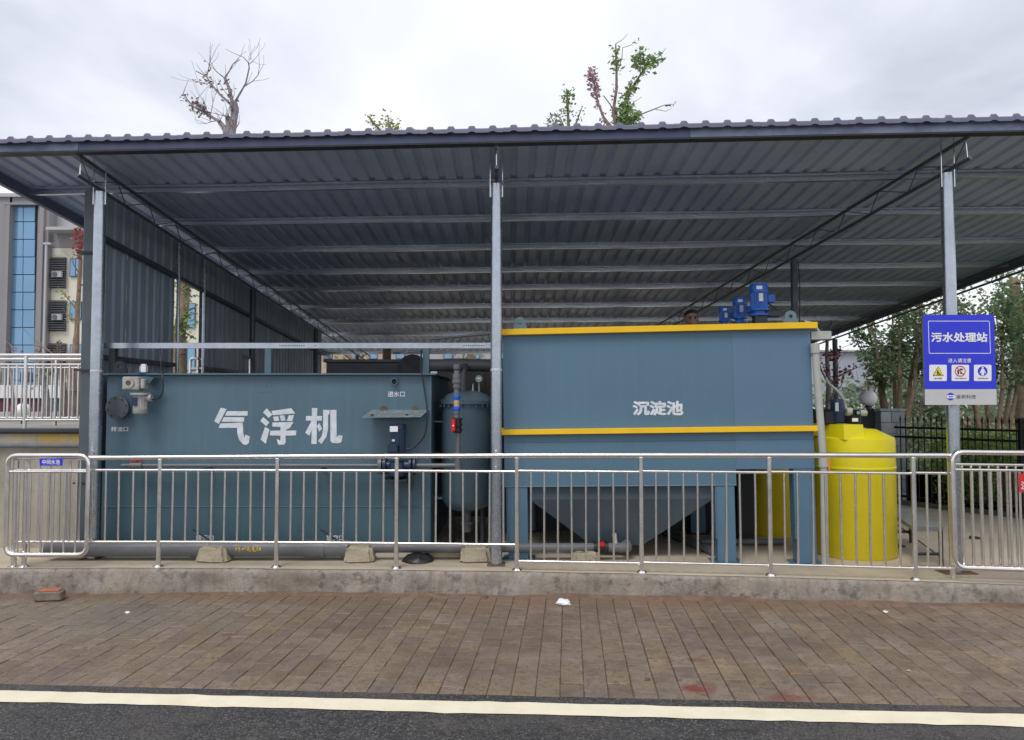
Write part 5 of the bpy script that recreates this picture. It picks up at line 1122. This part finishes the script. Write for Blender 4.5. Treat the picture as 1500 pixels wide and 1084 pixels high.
# hedge: leafy volume behind the fence
hdg = thing('hedge', (7.6, 11.6, 0), 'clipped green hedge growing right behind the black iron fence', 'hedge')
hm_ = MB(); rg_ = random.Random(5); pts = []
hn = Vector((-nn.x, -nn.y, 0)) if nn.dot(Vector((1, 1, 0))) < 0 else nn
for _ in range(26000):
    s = rg_.uniform(.25, fL+1.6); d = rg_.uniform(.45, 1.9); top_ = 1.0+.12*math.sin(s*2.1)+.07*math.sin(s*5.3+1)-.10*(d-1.2)**2; z = top_*rg_.random()**.6
    pts.append(fA+fd*s+hn*d+Vector((0,0,z+rg_.gauss(0,.03))))
leaf_mesh(hm_, pts, .068, rg_); raw_build(hm_, 'foliage', mat('leaf_hedge', (.26,.38,.10), .6, 0, .2, 3, island=.4, leaf=True), hdg)
st_ = MB()
for i in range(40): p = fA+fd*(.3+i*.115)+hn*rg_.uniform(.6,1.7); st_.tube([p, p+Vector((rg_.gauss(0,.05), rg_.gauss(0,.05), .85))], [.016,.006], 5)
st_.build('stems', bark, hdg)
lw = MB().add([(5.95, 9.8, .002), (40, 2, .002), (60, 60, .002), (5.95, 60, .002)], [(0,1,2,3)])
lw = MB(); q = fA+hn*.1; q2 = fB+hn*.1; q3 = q2+fd*6
lw.add([(q.x,q.y,.004),(q3.x,q3.y,.004),(40,3,.004),(70,70,.004),(5.9,70,.004)], [(0,1,2,3,4)]); struct(lw.build('lawn', lawn))
for i, (px, Y, H, lab) in enumerate(((1345, 24, 3.4, 'soft green young tree in the distance between the two leafy trees'), (1385, 30, 5.2, 'distant pale green tree showing through gaps behind the blue sign'), (1440, 28, 5.6, 'distant green tree behind the stump and the iron fence'), (1520, 32, 6.5, 'distant broad tree at the edge of the view beyond the fence'))):
    P = at(px, 610, Y); grow_tree('distant_tree', lab, (P.x, Y, 0), H, 5, 1.3, 40+i, lf_f, bark, 1500, .20, .3, lspread=.45, r0=.06)
sh_pts = [(1395, 15, .55, 'low round green shrub behind the fence near the sign column'), (1468, 14, .6, 'low bushy shrub behind the fence beneath the lopped trunk'), (1352, 17, .7, 'loose grassy shrub behind the hedge, right of the block pillar')]
for i, (px, Y, r_, lab) in enumerate(sh_pts):
    P = at(px, 620, Y); s_ = thing('shrub', (P.x, Y, 0), lab, 'shrub'); mb = MB(); rg_ = random.Random(60+i)
    leaf_mesh(mb, [Vector((P.x, Y, .5))+Vector((rg_.gauss(0,1), rg_.gauss(0,1), rg_.gauss(0,.9))).normalized()*r_*(.5+.6*rg_.random()) for _ in range(900)], .11, rg_); raw_build(mb, 'foliage', (lf_g, lf_y, lf_f)[i], s_)
    mb = MB()
    for k in range(6): mb.tube([(P.x, Y, 0), (P.x+rg_.gauss(0,.2), Y+rg_.gauss(0,.2), .6)], [.02,.006], 5)
    mb.build('stems', bark, s_)
thk = thing('thicket', (14, 25, 0), 'pale green distant thicket beyond the hedge', 'bushes'); thk['kind'] = 'stuff'; mb = MB(); rg_ = random.Random(91)
leaf_mesh(mb, [Vector((rg_.uniform(10, 24), rg_.uniform(23, 27), rg_.random()**.7*(1.7+.5*math.sin(k*.37)+.4*rg_.random()))) for k in range(9000)], .2, rg_); raw_build(mb, 'foliage', lf_f, thk)
fp = thing('floor_pipe', (2.1, 8.4, 0), 'dark grey pipes lying on the floor under the blue tank', 'pipe')
MB().tube([on_z(968, 782)+Vector((0,0,.05)), on_z(1046, 815)+Vector((0,0,.05))], .045, 12).build('pipe', pvc, fp)
MB().tube([on_z(1035, 806)+Vector((0,.25,.04)), on_z(1160, 806)+Vector((0,.25,.04))], .035, 12).build('cross_pipe', pvc, fp)
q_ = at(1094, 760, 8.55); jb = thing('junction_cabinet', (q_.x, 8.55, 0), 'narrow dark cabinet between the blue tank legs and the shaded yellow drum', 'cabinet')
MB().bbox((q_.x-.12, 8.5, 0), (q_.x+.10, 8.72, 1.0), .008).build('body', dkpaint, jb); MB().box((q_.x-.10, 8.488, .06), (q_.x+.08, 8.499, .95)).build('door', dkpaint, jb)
# parked car and a parked car far right
P = at(1432, 622, 36); cv = thing('parked_car', (P.x+.6, 36, 0), 'small faded red car parked beyond the hedge, seen through the fence', 'car')
cb = MB(); prof = [(-1.6,.3),(-1.6,.75),(-1.0,.85),(-.5,1.35),(.6,1.38),(1.2,.9),(1.65,.8),(1.7,.3)]
cb.poly([(P.x+.6+a, 35.3, b) for a, b in prof], (0, 1.5, 0)).build('body', mat('car_red', (.45,.20,.19), .4), cv)
for a in (-1.05, 1.05): cyl(MB(), (P.x+.6+a, 35.29, .3), .3, -.2, .02, 'Y', 20).build('wheel', blkp, cv)
MB().poly([(P.x+.6+a, 35.29, b) for a, b in ((-.85,.9),(-.42,1.28),(.5,1.3),(.95,.92))], (0,.005,0)).build('side_window', winw, cv)

# ================================================================== FAR BUILDINGS
YB1 = 34.
def rect(name, x0, y0, x1, y1, Y, m, par, d=.3, front=0.):
    ym = (y0+min(y1, 540))/2; a = at(x0, ym, Y).x; b = at(x1, ym, Y).x; return MB().box((a, Y-front, at(x0, y1, Y).z), (b, Y+d, at(x1, y0, Y).z)).build(name, m, par, smooth=False)
ob = thing('office_building', (at(60, 600, YB1).x, YB1, 0), 'grey and cream office building with a tall blue glass strip', 'building')
rect('grey_wall', -260, 288, 14.5, 640, YB1, bgrey, ob, 8); rect('grey_wall', 53, 288, 69, 640, YB1, bgrey, ob, 8); rect('grey_wall', 14.7, 288, 52.8, 298, YB1, bgrey, ob, 8)
rect('parapet', -262, 283, 69.5, 288, YB1-.12, bgrey2, ob, 8)
rect('pilaster', 6, 300, 11, 640, YB1-.14, bgrey, ob, .14); rect('pilaster', 55, 300, 61, 640, YB1-.14, bgrey, ob, .14); rect('lintel', 5.8, 296.6, 61.2, 299.6, YB1-.142, bgrey, ob, .14)
rect('glass_backing', 14.7, 298.2, 52.8, 640, YB1+.25, mull, ob, .4)
for r_ in range(13):
    for c_ in range(2):
        y0 = 299+r_*25.8; x0 = 17.2-r_*.12+c_*17.4; pa = rect('glass_pane', x0, y0+.6, x0+16.4, y0+25.2, YB1+.15, glassb, ob, .08)
# right grey part with gable, cream storeys
gx_ = [at(*p, YB1+.6) for p in ((69.3, 280), (84, 286), (124, 338), (69.3, 338))]
MB().poly(gx_, (0, 6, 0)).build('gable_wall', bgrey2, ob, smooth=False)
rect('ledge', 67, 332, 140, 336.5, YB1-.5, bgrey2, ob, 1.1); rect('grey_band', 69.3, 338.4, 330, 363, YB1+.3, bgrey, ob, 6)
rect('cream_wall', 69.3, 363.4, 330, 640, YB1+.3, cream, ob, 6)
rect('drain_pipe', 63.4, 358, 66.2, 640, YB1-.3, bgrey2, ob, .1); rect('pipe_head', 63, 355, 74, 358, YB1-.32, bgrey2, ob, .3)
for r_ in range(5):
    y0 = 377+r_*63; bay = rect('louvre_bay', 70, y0, 96, y0+45, YB1+.22, bdark, ob, .05)
    for k_ in range(13): rect('slat', 70.4, y0+1.2+k_*3.4, 95.6, y0+2.6+k_*3.4, YB1+.12, louv, bay, .05)
    ac = rect('air_conditioner', 75.5, y0+20, 89.5, y0+28.5, YB1-.02, acw, ob, .12); q = at(80, y0+24.3, YB1-.03); cyl(MB(), (q.x, YB1-.03, q.z), .11, 0, .02, 'Y', 18).build('fan_grille', louv, ac)
    w_ = rect('window', 102, y0+1.5, 119, y0+28, YB1+.22, mull, ob, .05); rect('pane', 103, y0+2.5, 110, y0+27, YB1+.19, glassb, w_, .02); rect('pane', 111, y0+2.5, 118.3, y0+27, YB1+.19, glassb, w_, .02)
    for x0 in (140, 180, 225, 262, 300): w_ = rect('window', x0, y0+4, x0+24, y0+40, YB1+.22, mull, ob, .05); rect('pane', x0+1, y0+5, x0+11.5, y0+39, YB1+.19, winw if x0 < 270 else glassb, w_, .02); rect('pane', x0+12.5, y0+5, x0+23, y0+39, YB1+.19, glassb, w_, .02)
lb = thing('low_white_wall', (at(60, 600, 26).x, 26, 1.2), 'low white building band with dark base behind the terrace trees', 'building')
rect('white_band', -120, 564, 290, 583, 26, whitew, lb, 3); rect('maroon_base', -120, 583.3, 70, 622, 26.1, maroon, lb, 3); rect('green_base', 70.2, 583.3, 290, 622, 26.1, greenm, lb, 3)
for x0 in (-60, -10, 30): rect('dark_window', x0, 545, x0+16, 560, 33.9, bdark, ob, .02)
cb_ = thing('rear_building', (-5, 48, 0), 'pale building glimpsed under the rear edge of the canopy roof', 'building')
rect('wall', 420, 470, 560, 640, 48, mat('pinkish_render', (.50,.38,.30), .85), cb_, 6); rect('wall', 560.3, 470, 800, 640, 48.2, bgrey2, cb_, 6)
for x0 in (440, 474, 512, 540, 580, 612, 650, 690, 730, 765): w_ = rect('window', x0, 507, x0+13, 526, 47.95, mull, cb_, .04); rect('pane', x0+1, 508, x0+12, 525, 47.93, glassb, w_, .01)
fb_ = thing('far_warehouse', (28, 60, 0), 'plain pale grey warehouse far behind the globe lamp', 'building')
rect('wall', 1120, 515, 1345, 640, 60, shedgrey, fb_, 15); rect('side_wing', 1345.5, 548, 1700, 640, 64, shedgrey, fb_, 15); rect('parapet', 1119, 512.5, 1346, 515, 59.7, bgrey2, fb_, 15)
for x0 in (1208, 1221, 1236, 1242, 1270, 1276, 1292, 1298): w_ = rect('window', x0, 540, x0+5.6, 547, 59.95, acw, fb_, .03); rect('pane', x0+.6, 540.7, x0+5, 546.3, 59.92, winw, w_, .02)
rect('canopy', 1258, 566, 1288, 569, 57, louv, fb_, 3); rect('door', 1268, 575, 1283, 598, 59.9, whitew, fb_, .1); rect('low_roof', 1228, 584, 1256, 588, 55, bgrey2, fb_, 4); rect('low_block', 1230, 588.2, 1254, 602, 55.3, louv, fb_, 4)
wl = thing('white_wall', (26, 50, 0), 'low white wall in front of the far warehouse', 'wall'); rect('panel', 1120, 592, 1420, 603, 50, whitew, wl, .3)

# ================================================================== TERRACE TREES
px_tree('red_leaf_tree', 'slender red-leaved tree in front of the cream office wall', 20, (112, 520), 1.2, [([(112,520),(113,470),(116,420),(118,380),(117,350),(116,335)], .07, .03), ([(113,455),(100,438),(90,425),(84,420)], .02, .006), ([(115,470),(105,466),(98,458)], .02, .006), ([(116,400),(108,388),(106,375)], .02, .006)], [(0, .80, 1, 170, .21, .12, lf_r), (1, .3, 1, 26, .12, .11, lf_y), (2, .2, 1, 20, .12, .11, lf_y), (0, .3, .7, 16, .2, .11, lf_b)], bark, 31, None, 1, .09)
px_tree('bent_tree', 'bent thin trunk on the terrace behind the railings, left of the red-leaved tree', 14, (92, 560), 1.2, [([(92,560),(88,535),(86,512),(84,500)], .05, .02), ([(90,540),(80,520),(62,508),(48,505)], .02, .006)], [(0, .6, 1, 20, .15, .08, lf_b)], bark, 32, None, 1, .06)
px_tree('bent_tree', 'forked thin trunk with yellow-green sprigs behind the terrace railings', 15, (66, 570), 1.2, [([(66,570),(62,550),(58,530),(60,505)], .06, .02), ([(66,560),(74,540),(78,520)], .03, .01)], [(0, .2, .5, 40, .2, .09, lf_y), (0, .6, 1, 30, .2, .09, lf_b)], barkg, 33, None, 1, .07)
px_tree('bent_tree', 'leaning thin trunk with a few reddish leaves beside the white lamp', 16, (18, 570), 1.2, [([(18,570),(16,545),(20,525),(16,505)], .03, .012)], [(0, .4, 1, 24, .2, .09, lf_b)], barkg, 34, None, 1, .035)
px_tree('thick_terrace_tree', 'thicker brown trunk next to the corner post on the terrace', 15, (106, 575), 1.2, [([(106,575),(104,545),(110,515),(112,490)], .09, .05)], [(0, .5, 1, 14, .2, .08, lf_b)], bark, 35, None, 1, .1)
px_tree('green_terrace_tree', 'green-leaved pollarded tree seen through the opening in the ribbed wall', 15, (262, 520), 1.2, [([(264,520),(263,490),(268,455),(271,430),(270,415)], .13, .10), ([(262,490),(264,470),(274,455),(286,450)], .05, .015), ([(270,425),(262,415),(257,405)], .04, .012), ([(270,425),(280,418),(290,416)], .04, .012)], [(1, .0, 1, 160, .34, .11, lf_g), (0, .2, .5, 90, .34, .11, lf_g), (2, .1, 1, 60, .26, .11, lf_g), (3, .1, 1, 50, .26, .11, lf_d)], bark, 36, None, 0, .14)
px_tree('rear_tree', 'leafy tree with brown trunk behind the shed above the guard bar', 26, (692, 540), 0, [([(692,540),(690,520),(694,480)], .2, .1), ([(692,520),(680,500)], .08, .03)], [(0, .3, 1, 160, 1.2, .2, lf_g), (1, 0, 1, 120, 1.0, .2, lf_f)], bark, 37, None, 0, .25)
px_tree('rear_tree', 'brown-leaved bare tree behind the shed near the last left column', 25, (520, 545), 0, [([(520,545),(524,520),(518,490)], .12, .05), ([(520,530),(500,515),(490,500)], .07, .02), ([(522,530),(540,512),(548,495)], .07, .02)], [(0, .2, 1, 90, .8, .16, lf_b), (1, .2, 1, 70, .6, .16, lf_y)], bark, 38, None, 2, .15)

# ================================================================== SMALL THINGS ON THE FOOTWAY
q = Vector((-4.15, 6.82, 0)); br = thing('broken_brick', (q.x, q.y, SZ(q.x)), 'mortar-covered brick with orange top lying at the kerb foot', 'brick')
M = Matrix.Translation((q.x, q.y, SZ(q.x))) @ Matrix.Rotation(.15, 4, 'Z')
MB().bbox((-.115,-.06,0), (.115,.06,.085), .012, M).build('brick_body', brickg, br); MB().bbox((-.085,-.05,.086), (.09,.05,.094), .003, M).build('brick_face', brickr, br)
q = on_plane(825, 886, SP, SN); pb_ = thing('crumpled_paper', (q.x, q.y, SZ(q.x)), 'crumpled white paper on the pavers near the kerb', 'litter')
mb = MB(); rr = random.Random(9); mb.lathe([(.01,.0),(.05,.004),(.06,.02),(.04,.038),(.008,.045)], (q.x, q.y, SZ(q.x)), 12); mb.v = [v+Vector((rr.gauss(0,.008), rr.gauss(0,.006), abs(rr.gauss(0,.006)))) for v in mb.v]; mb.build('paper', paperm, pb_, smooth=False)
for i, (px, py, s, lab) in enumerate(((186, 898, .02, 'tiny white paper scrap on the pavers towards the broken brick'), (1297, 897, .02, 'tiny white paper scrap on the pavers below the right gate'), (1331, 984, .014, 'tiny pale pebble on the pavers near the road line'), (711, 876, .02, 'small dried leaf litter against the kerb foot'), (949, 996, .016, 'small dark pebble beside the red stain on the pavers'))):
    q = on_plane(px, py, SP, SN); o = thing('litter_scrap', (q.x, q.y, SZ(q.x)), lab, 'litter'); rr = random.Random(70+i)
    mb = MB(); mb.lathe([(.003,0),(s,.002),(s*.9,.008),(s*.3,.014)], (q.x, q.y, SZ(q.x)+.001), 9); mb.v = [v+Vector((rr.gauss(0,s*.3), rr.gauss(0,s*.3), 0)) for v in mb.v]; mb.build('scrap', paperm if i < 2 else (blockm if i == 2 else rust), o, smooth=False)
print('objects', len(bpy.data.objects), 'tris', sum(len(m.polygons) for m in bpy.data.meshes))
tp2 = TP(2, 3.40, -.36); MB().tube([(tp2.x+.06, tp2.y, tp2.z), (tp2.x+.075, tp2.y, tp2.z-.35), (tp2.x+.065, tp2.y, tp2.z-.7), (tp2.x+.09, tp2.y, 1.2)], .007, 6).build('power_cable', cable, shed)
GR = {'concrete_block': 'concrete blocks carrying the drain pipe', 'globe_lamp': 'white globe lamps', 'shoe': 'shoes left on the concrete floor', 'distant_tree': 'distant trees beyond the iron fence', 'bent_tree': 'thin trees on the terrace', 'terrace_railing': 'railings on the terrace', 'litter_scrap': 'small litter on the pavers', 'dosing_drum': 'yellow dosing drums', 'shrub': 'shrubs behind the iron fence', 'myrtle_tree': 'leafy trees behind the iron fence', 'railing_gate': 'rounded railing gates', 'rear_tree': 'trees behind the shed', 'red_shrub_tree': 'reddish thin trees', 'steel_railing': 'steel railings on the kerb'}
for o in list(bpy.data.objects):
    if o.parent is None and o.name.split('.')[0] in GR and 'category' in o: o['group'] = GR[o.name.split('.')[0]]
